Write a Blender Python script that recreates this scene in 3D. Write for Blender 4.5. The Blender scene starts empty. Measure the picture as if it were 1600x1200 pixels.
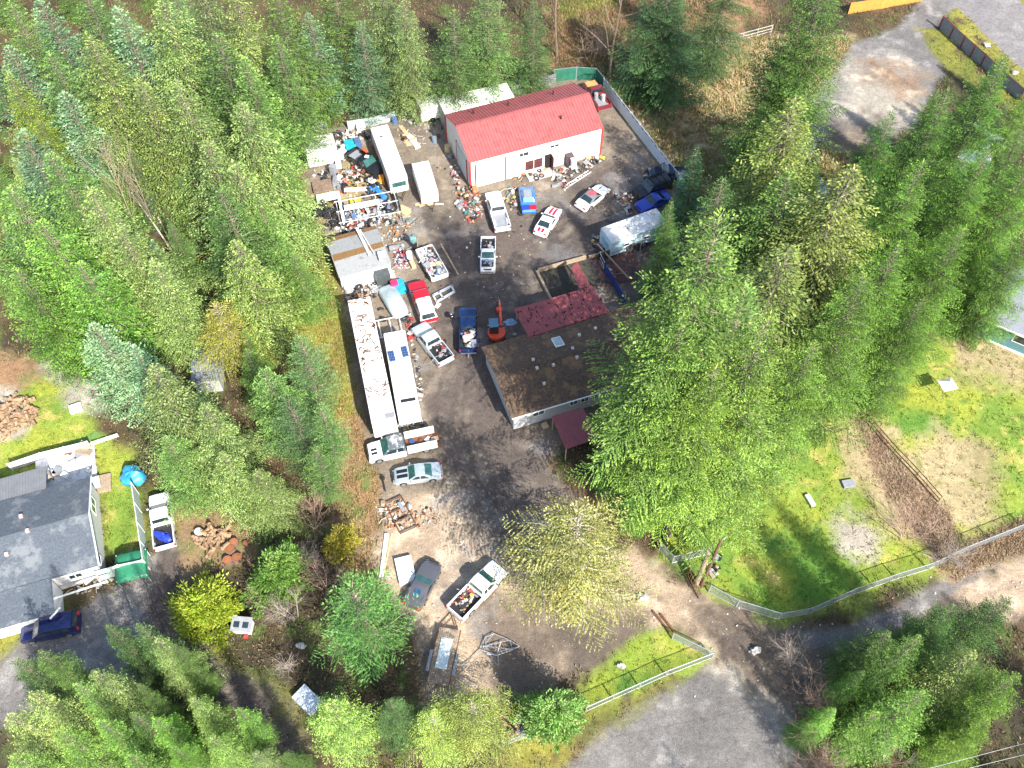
import bpy, math, random
import numpy as np
from mathutils import Vector, Matrix, noise as mnoise
sc=bpy.context.scene; COL=sc.collection; R=math.radians
# ---------------- camera ----------------
F_PX=1450.0; PITCH=R(55.4); CH=80.0
cd=bpy.data.cameras.new('camera'); cam=bpy.data.objects.new('camera',cd); COL.objects.link(cam)
cd.sensor_width=36; cd.lens=F_PX/1600*36; cd.clip_end=2000; cd.clip_start=1
cam.location=(0,0,CH); cam.rotation_euler=(math.pi/2-PITCH,0,0); sc.camera=cam
_c,_s=math.cos(PITCH),math.sin(PITCH)
def at(x,y,z=0.0):                       # photo pixel + height -> world point
    a=(x-800)/F_PX;b=(600-y)/F_PX
    t=(z-CH)/(-_s+b*_c)
    return Vector((a*t,(_c+b*_s)*t,z))
# ---------------- light ----------------
SUN_EL=R(40); SUN_AZ=math.atan2(.52,-.85)
w=bpy.data.worlds.new('World'); sc.world=w; w.use_nodes=True
nt=w.node_tree; bg=nt.nodes['Background']; sky=nt.nodes.new('ShaderNodeTexSky')
sky.sky_type='NISHITA'; sky.sun_disc=False; sky.sun_elevation=SUN_EL; sky.sun_rotation=SUN_AZ
sky.air_density=1.0; sky.dust_density=1.5
nt.links.new(sky.outputs[0],bg.inputs[0]); bg.inputs[1].default_value=0.15
sd=bpy.data.lights.new('sun','SUN'); sd.energy=4.8; sd.angle=R(0.5); sd.color=(1,.95,.87)
sun=bpy.data.objects.new('sun',sd); COL.objects.link(sun)
sv=Vector((math.sin(SUN_AZ)*math.cos(SUN_EL),math.cos(SUN_AZ)*math.cos(SUN_EL),math.sin(SUN_EL)))
sun.rotation_euler=sv.to_track_quat('Z','Y').to_euler(); sun.location=(0,0,150)
vs_=sc.view_settings; vs_.view_transform='Standard'; vs_.look='None'; vs_.exposure=1.08; vs_.gamma=1
sc.cycles.max_bounces=6; sc.cycles.diffuse_bounces=2; sc.cycles.transmission_bounces=3
# ---------------- materials ----------------
_M={}
def M(name,col,rough=.7,metal=0,amt=.25,scale=3.0,coat=0,bump=0.0,dirt=None,dirt_amt=.0,dscale=1.5,spec=.5,detail=6):
    """procedural surface: base colour with noise wear and optional dirt patches"""
    if name in _M: return _M[name]
    m=bpy.data.materials.new(name); m.use_nodes=True; n=m.node_tree.nodes; l=m.node_tree.links
    b=n['Principled BSDF']; b.inputs['Roughness'].default_value=rough; b.inputs['Metallic'].default_value=metal
    b.inputs['Coat Weight'].default_value=coat; b.inputs['Coat Roughness'].default_value=.08
    b.inputs['Specular IOR Level'].default_value=spec
    tc=n.new('ShaderNodeTexCoord'); nz=n.new('ShaderNodeTexNoise'); nz.inputs['Scale'].default_value=scale
    nz.inputs['Detail'].default_value=detail; nz.inputs['Roughness'].default_value=.65
    l.new(tc.outputs['Object'],nz.inputs['Vector'])
    mr=n.new('ShaderNodeMapRange'); mr.inputs[1].default_value=.3; mr.inputs[2].default_value=.7
    mr.inputs[3].default_value=1-amt; mr.inputs[4].default_value=1+amt; l.new(nz.outputs[0],mr.inputs[0])
    mx=n.new('ShaderNodeVectorMath'); mx.operation='SCALE'; mx.inputs[0].default_value=col[:3]
    l.new(mr.outputs[0],mx.inputs['Scale']); out=mx.outputs[0]
    if dirt_amt>0:
        n2=n.new('ShaderNodeTexNoise'); n2.inputs['Scale'].default_value=dscale; n2.inputs['Detail'].default_value=8; n2.inputs['Roughness'].default_value=.75
        l.new(tc.outputs['Object'],n2.inputs['Vector'])
        cr=n.new('ShaderNodeMapRange'); cr.inputs[1].default_value=.62-dirt_amt*.22; cr.inputs[2].default_value=.70-dirt_amt*.2
        l.new(n2.outputs[0],cr.inputs[0])
        mm=n.new('ShaderNodeMix'); mm.data_type='RGBA'; l.new(cr.outputs[0],mm.inputs[0]); l.new(out,mm.inputs[6])
        mm.inputs[7].default_value=tuple(dirt)+(1,); out=mm.outputs[2]
    l.new(out,b.inputs['Base Color'])
    if bump>0:
        bp=n.new('ShaderNodeBump'); bp.inputs['Strength'].default_value=bump; bp.inputs['Distance'].default_value=.05
        l.new(nz.outputs[0],bp.inputs['Height']); l.new(bp.outputs[0],b.inputs['Normal'])
    _M[name]=m; return m
def paint(name,col,rough=.3,metal=0.0): return M('paint_'+name,col,rough,metal,amt=.05,scale=1.2,coat=.6)
G=dict(
 glass=M('dark_glass',(.02,.035,.04),.06,0,.3,1.0,spec=1.0), tglass=M('green_glass',(.03,.10,.085),.05,0,.5,2.5,spec=1.0),
 tyre=M('tyre_rubber',(.022,.022,.023),.85,0,.3,6), rim=M('rim_metal',(.45,.46,.48),.35,.7,.1,4),
 blk=M('black_plastic',(.02,.02,.022),.55,0,.3,5), chrome=M('chrome',(.6,.6,.62),.2,.9,.1,4),
 red=M('red_lens',(.45,.01,.01),.2,0,.1,4,coat=.5), lamp=M('lamp_glass',(.6,.62,.62),.12,0,.1,4,coat=.5),
 white=M('white_paint',(.78,.78,.76),.45,0,.06,2), wood=M('weathered_wood',(.33,.25,.17),.85,0,.35,6,bump=.3),
 paper=M('pale_plywood',(.62,.5,.33),.8,0,.2,4), steel=M('galvanised_steel',(.5,.53,.55),.4,.6,.2,5),
 rust=M('rusty_steel',(.17,.075,.04),.8,.2,.5,6,bump=.3), bark=M('bark',(.16,.12,.09),.9,0,.35,5,bump=.5),
 greyp=M('grey_plastic',(.25,.26,.28),.6,0,.2,4), conc=M('concrete',(.38,.37,.35),.9,0,.2,3,bump=.2),
)
# ---------------- mesh builder ----------------
def rotm(rx=0,ry=0,rz=0): return Matrix.Rotation(rz,3,'Z')@Matrix.Rotation(ry,3,'Y')@Matrix.Rotation(rx,3,'X')
class MB:
    def __init__(s): s.v=[];s.f=[];s.m=[]
    def add(s,vs,fs,mi=0):
        o=len(s.v); s.v+=[tuple(v) for v in vs]; s.f+=[tuple(i+o for i in f) for f in fs]; s.m+=[mi]*len(fs); return s
    def box(s,c,d,rz=0,mi=0,rx=0,ry=0):
        r=rotm(rx,ry,rz); C=Vector(c); vs=[]
        for z in (-.5,.5):
            for x,y in ((-.5,-.5),(.5,-.5),(.5,.5),(-.5,.5)): vs.append(C+r@Vector((x*d[0],y*d[1],z*d[2])))
        return s.add(vs,[(3,2,1,0),(4,5,6,7),(0,1,5,4),(1,2,6,5),(2,3,7,6),(3,0,4,7)],mi)
    def prism(s,poly,z0,z1,mi=0,mt=None):
        n=len(poly); vs=[(p[0],p[1],z0) for p in poly]+[(p[0],p[1],z1) for p in poly]
        a=sum(poly[i][0]*poly[(i+1)%n][1]-poly[(i+1)%n][0]*poly[i][1] for i in range(n))
        fs=[tuple(range(n-1,-1,-1)),tuple(range(n,2*n))]+[(i,(i+1)%n,(i+1)%n+n,i+n) for i in range(n)]
        if a<0: fs=[tuple(reversed(f)) for f in fs]
        return s.add(vs,fs,mi)
    def cyl(s,c,r,h,n=14,axis='z',r2=None,mi=0,rot=None):
        r2=r if r2 is None else r2; vs=[]
        A={'z':Matrix.Identity(3),'y':rotm(rx=math.pi/2),'x':rotm(ry=math.pi/2)}[axis] if rot is None else rot
        for k,(rr,z) in enumerate(((r,-h/2),(r2,h/2))):
            for i in range(n):
                t=2*math.pi*i/n; vs.append(Vector(c)+A@Vector((rr*math.cos(t),rr*math.sin(t),z)))
        return s.add(vs,[tuple(range(n-1,-1,-1)),tuple(range(n,2*n))]+[(i,(i+1)%n,(i+1)%n+n,i+n) for i in range(n)],mi)
    def tube(s,pts,r,n=5,mi=0,cap=True):
        pts=[Vector(p) for p in pts]; rs=r if isinstance(r,(list,tuple)) else [r]*len(pts); vs=[];fs=[]
        for i,p in enumerate(pts):
            d=(pts[min(i+1,len(pts)-1)]-pts[max(i-1,0)]); d=d.normalized() if d.length>1e-6 else Vector((0,0,1))
            u=d.cross(Vector((0,0,1))); u=u.normalized() if u.length>1e-3 else Vector((1,0,0)); w_=d.cross(u)
            for k in range(n):
                t=2*math.pi*k/n; vs.append(p+(u*math.cos(t)+w_*math.sin(t))*rs[i])
        for i in range(len(pts)-1):
            for k in range(n): fs.append((i*n+k,i*n+(k+1)%n,(i+1)*n+(k+1)%n,(i+1)*n+k))
        if cap: fs+= [tuple(range(n-1,-1,-1)),tuple(range((len(pts)-1)*n,len(pts)*n))]
        return s.add(vs,fs,mi)
    def loft(s,secs,caps=True,mi=0):
        n=len(secs[0]); vs=[p for q in secs for p in q]; fs=[]
        for i in range(len(secs)-1):
            for k in range(n): fs.append((i*n+k,i*n+(k+1)%n,(i+1)*n+(k+1)%n,(i+1)*n+k))
        if caps: fs+=[tuple(range(n-1,-1,-1)),tuple(range((len(secs)-1)*n,len(secs)*n))]
        return s.add(vs,fs,mi)
    def blob(s,c,r,seed=0,n=7,mi=0,amp=.25):
        vs=[];fs=[];rn=random.Random(seed); ph=rn.random()*9
        for i in range(1,n-1):
            th=math.pi*i/(n-1)
            for k in range(n+2):
                a=2*math.pi*k/(n+2); j=1+amp*(mnoise.noise(Vector((math.cos(a)*1.3+ph,math.sin(a)*1.3,th*1.5))) )*1.6
                vs.append((c[0]+r[0]*math.sin(th)*math.cos(a)*j,c[1]+r[1]*math.sin(th)*math.sin(a)*j,c[2]+r[2]*math.cos(th)*j))
        m_=n+2; t=len(vs); vs+=[(c[0],c[1],c[2]+r[2]),(c[0],c[1],c[2]-r[2])]
        for i in range(n-3):
            for k in range(m_): fs.append((i*m_+k,(i+1)*m_+k,(i+1)*m_+(k+1)%m_,i*m_+(k+1)%m_))
        for k in range(m_): fs+=[(t,k,(k+1)%m_),(t+1,(n-3)*m_+(k+1)%m_,(n-3)*m_+k)]
        return s.add(vs,fs,mi)
    def panel(s,q,off=.012,ins=0.0,mi=0,th=None):    # thin pane standing proud of quad q (4 points)
        q=[Vector(p) for p in q]; c=sum(q,Vector())/4; nrm=(q[2]-q[0]).cross(q[3]-q[1]).normalized()
        p=[v+(c-v)*ins+nrm*off for v in q]; b=[v+(c-v)*ins-nrm*.004 for v in q]
        return s.add(b+p,[(4,5,6,7),(0,1,5,4),(1,2,6,5),(2,3,7,6),(3,0,4,7),(3,2,1,0)],mi)
    def build(s,name,mats,parent=None,smooth=None,bevel=0,seg=2):
        me=bpy.data.meshes.new(name); me.from_pydata(s.v,[],s.f)
        if not isinstance(mats,(list,tuple)): mats=[mats]
        for m in mats: me.materials.append(m)
        if len(mats)>1: me.polygons.foreach_set('material_index',s.m)
        if smooth:
            me.polygons.foreach_set('use_smooth',[True]*len(me.polygons)); me.update()
            me.set_sharp_from_angle(angle=R(smooth))
        me.update(); o=bpy.data.objects.new(name,me); COL.objects.link(o)
        if parent: o.parent=parent
        if bevel:
            b=o.modifiers.new('bevel','BEVEL'); b.width=bevel; b.segments=seg; b.limit_method='ANGLE'; b.angle_limit=R(40)
        return o
def tag(o,label=None,cat=None,group=None,kind=None):
    for k,v in (('label',label),('category',cat),('group',group),('kind',kind)):
        if v: o[k]=v
    return o
def thing(name,loc,rz,label,cat,group=None):
    o=bpy.data.objects.new(name,None); COL.objects.link(o); o.location=loc; o.rotation_euler=(0,0,rz); o.empty_display_size=.3
    return tag(o,label,cat,group)
def copytree(o,parent=None):
    c=o.copy(); COL.objects.link(c); c.parent=parent
    for ch in [x for x in o.children]: copytree(ch,c)
    return c
def single(name,mb,mats,loc,rz,label,cat,group=None,**k):
    o=mb.build(name,mats,None,**k); o.location=loc; o.rotation_euler=(0,0,rz); return tag(o,label,cat,group)
def ang(a,b): d=b-a; return math.atan2(d.y,d.x)
# ================= ground =================
def vnoise(X,Y,sc_,seed):
    r=np.random.RandomState(seed); T=r.rand(256,256); x=X/sc_;y=Y/sc_
    xi=np.floor(x).astype(int);yi=np.floor(y).astype(int);fx=x-xi;fy=y-yi;fx=fx*fx*(3-2*fx);fy=fy*fy*(3-2*fy)
    g=lambda a,b:T[(a)&255,(b)&255]
    return (g(xi,yi)*(1-fx)+g(xi+1,yi)*fx)*(1-fy)+(g(xi,yi+1)*(1-fx)+g(xi+1,yi+1)*fx)*fy
def fbm(X,Y,sc_,seed,o=4):
    v=0;a=1;t=0
    for i in range(o): v=v+a*vnoise(X+i*17.3,Y-i*9.1,sc_/2**i,seed+i); t+=a; a*=.55
    return v/t
def inpoly_sd(X,Y,P):                    # signed distance (positive inside)
    ins=np.zeros(X.shape,bool); d=np.full(X.shape,1e9)
    n=len(P)
    for i in range(n):
        x0,y0=P[i];x1,y1=P[(i+1)%n]
        dx,dy=x1-x0,y1-y0; t=np.clip(((X-x0)*dx+(Y-y0)*dy)/(dx*dx+dy*dy+1e-9),0,1)
        d=np.minimum(d,np.hypot(X-x0-t*dx,Y-y0-t*dy))
        c=((y0>Y)!=(y1>Y))&(X<(x1-x0)*(Y-y0)/((y1-y0)if y1!=y0 else 1e-9)+x0); ins^=c
    return np.where(ins,d,-d)
def pxpoly(L): return [tuple(at(x,y).xy) for x,y in L]
# surface kinds: (three soil/plant albedos, structure id)
SURF=dict(
 forest=((.10,.068,.038),(.05,.042,.026),(.08,.11,.03)), rustl=((.29,.165,.09),(.21,.145,.08),(.13,.15,.045)),
 moss=((.24,.22,.045),(.12,.14,.03),(.10,.07,.04)), 
 yard=((.195,.158,.118),(.148,.12,.092),(.26,.215,.165)), dark=((.112,.09,.076),(.083,.068,.06),(.16,.132,.105)), tan=((.40,.305,.21),(.31,.235,.165),(.46,.37,.265)),
 mud=((.155,.12,.09),(.10,.08,.066),(.21,.165,.12)), lawn=((.10,.20,.028),(.26,.29,.04),(.075,.16,.028)), lime=((.28,.31,.045),(.15,.23,.035),(.37,.32,.09)),
 hay=((.36,.29,.16),(.25,.21,.10),(.15,.16,.045)), gravel=((.175,.163,.152),(.137,.128,.12),(.23,.215,.20)), pale=((.36,.32,.26),(.29,.26,.21),(.42,.38,.31)),
 asphalt=((.195,.18,.175),(.17,.157,.152),(.225,.21,.2)), astro=((.10,.22,.06),(.13,.26,.07),(.12,.24,.07)), brush=((.27,.18,.12),(.18,.12,.08),(.34,.25,.16)))
SREG=[ # kind, object, softness m, polygon
 ('hay','ground',2.0,[(900,60),(1130,60),(1330,60),(1330,330),(1130,400),(1060,300),(940,150)]),
 ('rustl','ground',2.0,[(860,-60),(1180,-60),(1180,20),(1130,90),(960,120),(860,100)]),
 ('rustl','ground',1.6,[(430,190),(520,200),(560,380),(590,600),(620,760),(600,920),(540,900),(520,720),(505,560),(455,330)]),
 ('moss','ground',1.5,[(480,330),(540,440),(560,560),(560,640),(470,660),(430,480)]),
 ('yard','yard',.8,[(455,205),(610,188),(690,150),(870,112),(932,118),(1000,190),(1064,285),(1080,380),(1040,520),(1000,560),(960,620),(860,720),(960,870),(840,1000),(820,1110),(660,1100),(630,960),(590,900),(595,780),(575,700),(545,560),(535,460),(500,360),(470,270)]),
 ('hay','yard',1.3,[(545,255),(590,262),(570,310),(520,350),(480,350),(500,300)]),
 ('dark','yard',2.0,[(700,330),(870,330),(1000,300),(1040,420),(880,450),(790,520),(800,640),(860,720),(900,800),(800,860),(740,820),(700,720),(670,600),(690,480),(660,420)]),
 ('dark','yard',1.2,[(930,230),(1000,280),(990,330),(900,330),(880,280)]),
 ('tan','yard',1.6,[(595,790),(700,770),(760,850),(800,900),(850,1000),(740,1090),(650,980),(600,900)]),
 ('mud','yard',1.8,[(720,930),(860,940),(960,960),(990,990),(900,1060),(850,1110),(740,1110),(760,1010)]),
 ('dark','yard',1.2,[(690,600),(740,560),(800,620),(850,720),(900,800),(890,900),(800,880),(740,810),(690,720)]),
 ('tan','yard',1.0,[(700,1000),(730,1000),(755,1060),(780,1110),(720,1110)]),
 ('mud','driveway',1.5,[(900,920),(1040,900),(1130,1000),(1110,1025),(1040,985),(1000,1000),(900,1060)]),
 ('tan','driveway',1.2,[(880,860),(1000,860),(1060,905),(1110,940),(1180,1010),(1150,1070),(1110,1030),(1060,980),(960,960),(880,930)]),
 ('mud','driveway',1.0,[(1080,900),(1200,965),(1330,985),(1470,915),(1640,850),(1640,960),(1480,985),(1330,1060),(1290,1150),(1240,1260),(1190,1110),(1120,1030),(1090,960)]),
 ('tan','driveway',1.5,[(1480,900),(1640,855),(1640,950),(1520,970)]),
 ('gravel','driveway',.7,[(1240,985),(1330,985),(1480,905),(1560,885),(1480,930),(1350,1010),(1260,1010)]),
 ('pale','driveway',1.6,[(1080,1040),(1140,1040),(1210,1110),(1240,1180),(1170,1200),(1080,1110)]),
 ('gravel','driveway',.7,[(860,1220),(940,1140),(1020,1085),(1090,1045),(1170,1080),(1210,1130),(1215,1260),(860,1260)]),
 ('moss','ground',1.5,[(780,1110),(910,1090),(1090,1030),(1060,1065),(940,1130),(860,1215),(780,1215)]),
 ('lawn','lawn',.8,[(900,1075),(1000,990),(1060,985),(1112,1022),(1040,1060),(915,1105)]),
 ('lime','lawn',.9,[(1040,985),(1112,1022),(1060,1050),(1000,1020)]),
 ('lime','lawn',1.5,[(1040,800),(1160,700),(1300,600),(1340,560),(1480,520),(1640,500),(1640,840),(1500,880),(1450,895),(1330,950),(1230,965),(1110,920),(1080,880),(1040,870)]),
 ('lawn','lawn',1.6,[(1130,830),(1180,770),(1280,790),(1340,880),(1440,890),(1320,945),(1230,960),(1110,915),(1040,870),(1050,820)]),
 ('lime','lawn',1.2,[(1150,820),(1190,860),(1240,900),(1230,940),(1180,900),(1150,860)]),
 ('lawn','lawn',1.2,[(1370,630),(1480,580),(1540,620),(1480,690),(1400,680)]),
 ('hay','ground',1.8,[(1300,660),(1350,630),(1420,700),(1460,660),(1560,700),(1560,820),(1480,840),(1400,830),(1330,760)]),
 ('hay','ground',2.0,[(1470,530),(1640,500),(1640,600),(1500,590)]),
 ('pale','ground',1.4,[(1290,820),(1330,805),(1375,840),(1370,880),(1330,870)]),
 ('brush','ground',1.0,[(1325,630),(1350,640),(1420,740),(1480,800),(1520,870),(1470,890),(1430,830),(1380,760)]),
 ('brush','ground',1.0,[(1500,860),(1640,790),(1640,850),(1540,880),(1490,905)]),
 ('gravel','driveway',.8,[(1330,70),(1400,40),(1435,8),(1475,-30),(1510,15),(1478,26),(1448,60),(1478,115),(1440,190),(1380,230),(1290,220),(1260,300),(1250,180)]),
 ('pale','driveway',3.5,[(1300,100),(1400,90),(1450,130),(1430,190),(1330,200)]),
 ('pale','driveway',2.5,[(1350,150),(1400,140),(1410,170),(1350,175)]),
 ('brush','driveway',3,[(1360,95),(1440,120),(1450,150),(1400,150),(1350,120)]),
 ('mud','driveway',3.5,[(1290,200),(1380,185),(1400,220),(1340,240),(1290,230)]),
 ('moss','ground',.7,[(1430,45),(1475,45),(1600,120),(1640,160),(1640,210),(1480,110)]),
 ('moss','ground',.6,[(1478,24),(1500,8),(1640,130),(1660,190),(1560,130)]),
 ('moss','ground',.6,[(1545,-60),(1700,-60),(1700,90),(1640,60),(1575,-5)]),
 ('asphalt','road',.25,[(1425,-60),(1530,-60),(1600,10),(1700,100),(1700,205),(1600,112),(1492,8)]),
 ('lime','ground',1.0,[(870,-60),(980,-60),(975,5),(880,30)]),
 ('lawn','lawn',1.2,[(-60,560),(120,600),(150,680),(170,700),(60,740),(-60,760)]),
 ('lime','lawn',1.6,[(-60,640),(100,620),(150,690),(60,725),(-60,750)]),
 ('rustl','ground',1.4,[(-60,520),(60,560),(60,600),(-60,640)]),
 ('pale','ground',1.6,[(70,570),(150,590),(160,640),(110,630)]),
 ('pale','ground',1.2,[(-40,610),(20,610),(60,650),(30,680),(-40,700)]),
 ('astro','lawn',.2,[(60,712),(150,675),(170,690),(150,720),(60,735)]),
 ('lime','lawn',1.0,[(140,690),(215,700),(215,760),(230,860),(165,870),(155,780)]),
 ('moss','ground',1.2,[(-40,960),(110,935),(120,1010),(-40,1060)]),
 ('moss','ground',1.0,[(230,760),(290,760),(290,900),(330,1000),(460,1090),(470,1150),(400,1120),(300,1010),(230,870)]),
 ('gravel','driveway',.9,[(-60,1080),(20,1010),(120,955),(200,900),(240,850),(280,850),(290,900),(260,960),(300,1010),(200,1090),(-60,1150)]),
 ('dark','driveway',1.2,[(240,860),(280,850),(330,1010),(430,1090),(480,1170),(480,1260),(380,1200),(290,1100),(230,1000)]),  # darker soil colour paints the shade lying over this track
 ('rustl','ground',1.0,[(270,780),(400,800),(400,880),(290,900)]),
 ('rustl','ground',1.2,[(250,500),(310,500),(310,640),(240,640)]),
]
def make_ground():
    st=.26; xs=np.arange(-90,90+st,st); ys=np.arange(6,140+st,st); X,Y=np.meshgrid(xs,ys)
    wob=(fbm(X,Y,2.6,3)-.5); wob2=(fbm(X,Y,.9,9)-.5)
    n1=fbm(X,Y,6,21); n2=fbm(X,Y,1.6,31); n3=fbm(X,Y,.7,41,3); n4=fbm(X,Y,14,51)
    def col(k):
        a,b,c=[np.array(q) for q in SURF[k]]
        t=np.clip((n1-.5)*3+.5,0,1)[...,None]; u=np.clip((n2-.56)*5,0,1)[...,None]
        v=a*(1-t)+b*t; v=v*(1-u)+c*u
        return v
    C=col('forest'); own=np.zeros(X.shape,int); names=['ground','yard','driveway','lawn','road']
    for k,ob,soft,P in SREG:
        sd_=inpoly_sd(X,Y,pxpoly(P))+wob*soft*2.2+wob2*soft*.9
        wt=np.clip(sd_/soft*.8+.5,0,1)[...,None]; C=C*(1-wt)+col(k)*wt
        own[sd_>0]=names.index(ob)
    def dline(L,off=0):
        P_=[at(*p) for p in L]; d=np.full(X.shape,1e9)
        for a,b in zip(P_,P_[1:]):
            dx,dy=b.x-a.x,b.y-a.y; l_=math.hypot(dx,dy); nx_,ny_=-dy/l_*off,dx/l_*off
            t=np.clip(((X-a.x-nx_)*dx+(Y-a.y-ny_)*dy)/(l_*l_),0,1); d=np.minimum(d,np.hypot(X-a.x-nx_-t*dx,Y-a.y-ny_-t*dy))
        return d
    for L_ in ([(770,470),(745,560),(735,660),(760,760),(830,870),(950,925),(1080,960),(1200,1020),(1260,1120)],[(800,400),(760,480),(700,600),(690,700),(720,830),(780,960)],[(980,240),(1000,300),(900,350),(800,420)],[(1180,1010),(1330,1010),(1450,950),(1600,890)],[(1250,1200),(1180,1080),(1060,960),(900,905)],[(260,870),(270,960),(330,1050),(420,1140)],[(690,260),(700,330),(720,430)]):
        for off in (-.85,.85):
            k_=np.exp(-(dline(L_,off)+wob2*.8)**2/.09)*np.clip(n2*3-1,0,1); C=C*(1-.30*k_)[...,None]
    wet_sheen=np.clip((fbm(X,Y,3.2,77)-.60)*9,0,1)*(own==1); wet_sheen=wet_sheen[...,None]*.55; C=C*(1-wet_sheen)+np.array([.19,.185,.185])*wet_sheen*.8+C*wet_sheen*.2  # sheen of wet ground painted as lighter grey patches in the yard
    C=C*(0.82+.36*n3)[...,None]*(0.9+.2*n2)[...,None]
    ny,nx=X.shape; Z=(n2-.5)*.05+(n3-.5)*.05; Z[own==4]=.0
    V=np.stack([X,Y,Z],-1).reshape(-1,3); C4=np.concatenate([C.reshape(-1,3),np.ones((nx*ny,1))],1)
    idx=np.arange(nx*ny).reshape(ny,nx); q=np.stack([idx[:-1,:-1],idx[:-1,1:],idx[1:,1:],idx[1:,:-1]],-1).reshape(-1,4)
    fo=own[:-1,:-1].reshape(-1)
    m=bpy.data.materials.new('soil_and_turf'); m.use_nodes=True; n=m.node_tree.nodes; l=m.node_tree.links; b=n['Principled BSDF']
    b.inputs['Roughness'].default_value=.92; b.inputs['Specular IOR Level'].default_value=.25
    at_=n.new('ShaderNodeAttribute'); at_.attribute_name='soil'; tc=n.new('ShaderNodeTexCoord')
    def nz(s,d,ro=.7):
        q_=n.new('ShaderNodeTexNoise'); q_.inputs['Scale'].default_value=s; q_.inputs['Detail'].default_value=d; q_.inputs['Roughness'].default_value=ro
        l.new(tc.outputs['Object'],q_.inputs['Vector']); return q_
    a=nz(2.2,8,.85); c_=nz(9,4,.8)
    r1=n.new('ShaderNodeMapRange'); r1.inputs[1].default_value=.3;r1.inputs[2].default_value=.7;r1.inputs[3].default_value=.58;r1.inputs[4].default_value=1.46; l.new(a.outputs[0],r1.inputs[0])
    r2=n.new('ShaderNodeMapRange'); r2.inputs[1].default_value=.3;r2.inputs[2].default_value=.7;r2.inputs[3].default_value=.5;r2.inputs[4].default_value=1.55; l.new(c_.outputs[0],r2.inputs[0])
    mu=n.new('ShaderNodeMath'); mu.operation='MULTIPLY'; l.new(r1.outputs[0],mu.inputs[0]); l.new(r2.outputs[0],mu.inputs[1])
    vm=n.new('ShaderNodeVectorMath'); vm.operation='SCALE'; l.new(at_.outputs['Color'],vm.inputs[0]); l.new(mu.outputs[0],vm.inputs['Scale'])
    l.new(vm.outputs[0],b.inputs['Base Color'])
    bp=n.new('ShaderNodeBump'); bp.inputs['Strength'].default_value=.6; bp.inputs['Distance'].default_value=.12; l.new(a.outputs[0],bp.inputs['Height']); l.new(bp.outputs[0],b.inputs['Normal'])
    for i,nm in enumerate(names):
        f=q[fo==i]; u,inv=np.unique(f,return_inverse=True); inv=inv.reshape(-1,4)
        me=bpy.data.meshes.new(nm); me.vertices.add(len(u)); me.vertices.foreach_set('co',V[u].ravel())
        me.loops.add(inv.size); me.loops.foreach_set('vertex_index',inv.ravel().astype(np.int32))
        me.polygons.add(len(inv)); me.polygons.foreach_set('loop_start',(np.arange(len(inv))*4).astype(np.int32)); me.polygons.foreach_set('loop_total',np.full(len(inv),4,np.int32))
        me.update(); ca=me.color_attributes.new('soil','FLOAT_COLOR','POINT'); ca.data.foreach_set('color',C4[u].ravel())
        me.materials.append(m); me.polygons.foreach_set('use_smooth',[True]*len(inv))
        o=bpy.data.objects.new(nm,me); COL.objects.link(o); tag(o,kind='structure')
    # land beyond the detailed sheet, out to the horizon (a frame round it, 5 cm lower where it tucks under)
    X0,X1,Y0,Y1=xs[0]+.2,xs[-1]-.2,ys[0]+.2,ys[-1]-.2; B=900
    mb=MB(); o8=[(-B,-B),(B,-B),(B,B),(-B,B),(X0,Y0),(X1,Y0),(X1,Y1),(X0,Y1)]
    mb.add([(x,y,-.06) for x,y in o8],[(0,1,5,4),(1,2,6,5),(2,3,7,6),(3,0,4,7)])
    mb.build('terrain',M('far_woodland',(.10,.10,.04),.95,0,.5,.2))['kind']='structure'
    return X,Y,own,C
GX,GY,GOWN,GCOL=make_ground()
def gsample(x,y):
    i=min(max(int((y-6)/.26),0),GX.shape[0]-1); j=min(max(int((x+90)/.26),0),GX.shape[1]-1); return GCOL[i,j],GOWN[i,j]
# ================= vegetation =================
def leafmat(name,trans=.25):
    m=bpy.data.materials.new(name); m.use_nodes=True; n=m.node_tree.nodes; l=m.node_tree.links
    for x in list(n): n.remove(x)
    out=n.new('ShaderNodeOutputMaterial'); a=n.new('ShaderNodeAttribute'); a.attribute_name='tint'
    oi=n.new('ShaderNodeObjectInfo'); mu=n.new('ShaderNodeVectorMath'); mu.operation='MULTIPLY'
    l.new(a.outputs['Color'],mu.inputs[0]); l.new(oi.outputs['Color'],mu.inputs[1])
    p=n.new('ShaderNodeBsdfPrincipled'); p.inputs['Roughness'].default_value=.5; p.inputs['Specular IOR Level'].default_value=.3
    t=n.new('ShaderNodeBsdfTranslucent'); ms=n.new('ShaderNodeMixShader'); ms.inputs[0].default_value=trans
    sc2=n.new('ShaderNodeVectorMath'); sc2.operation='MULTIPLY'; sc2.inputs[1].default_value=(1.3,1.4,.6); l.new(mu.outputs[0],sc2.inputs[0])
    l.new(mu.outputs[0],p.inputs['Base Color']); l.new(sc2.outputs[0],t.inputs['Color'])
    l.new(p.outputs[0],ms.inputs[1]); l.new(t.outputs[0],ms.inputs[2]); l.new(ms.outputs[0],out.inputs[0]); return m
LEAF=leafmat('foliage',.15)
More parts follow.
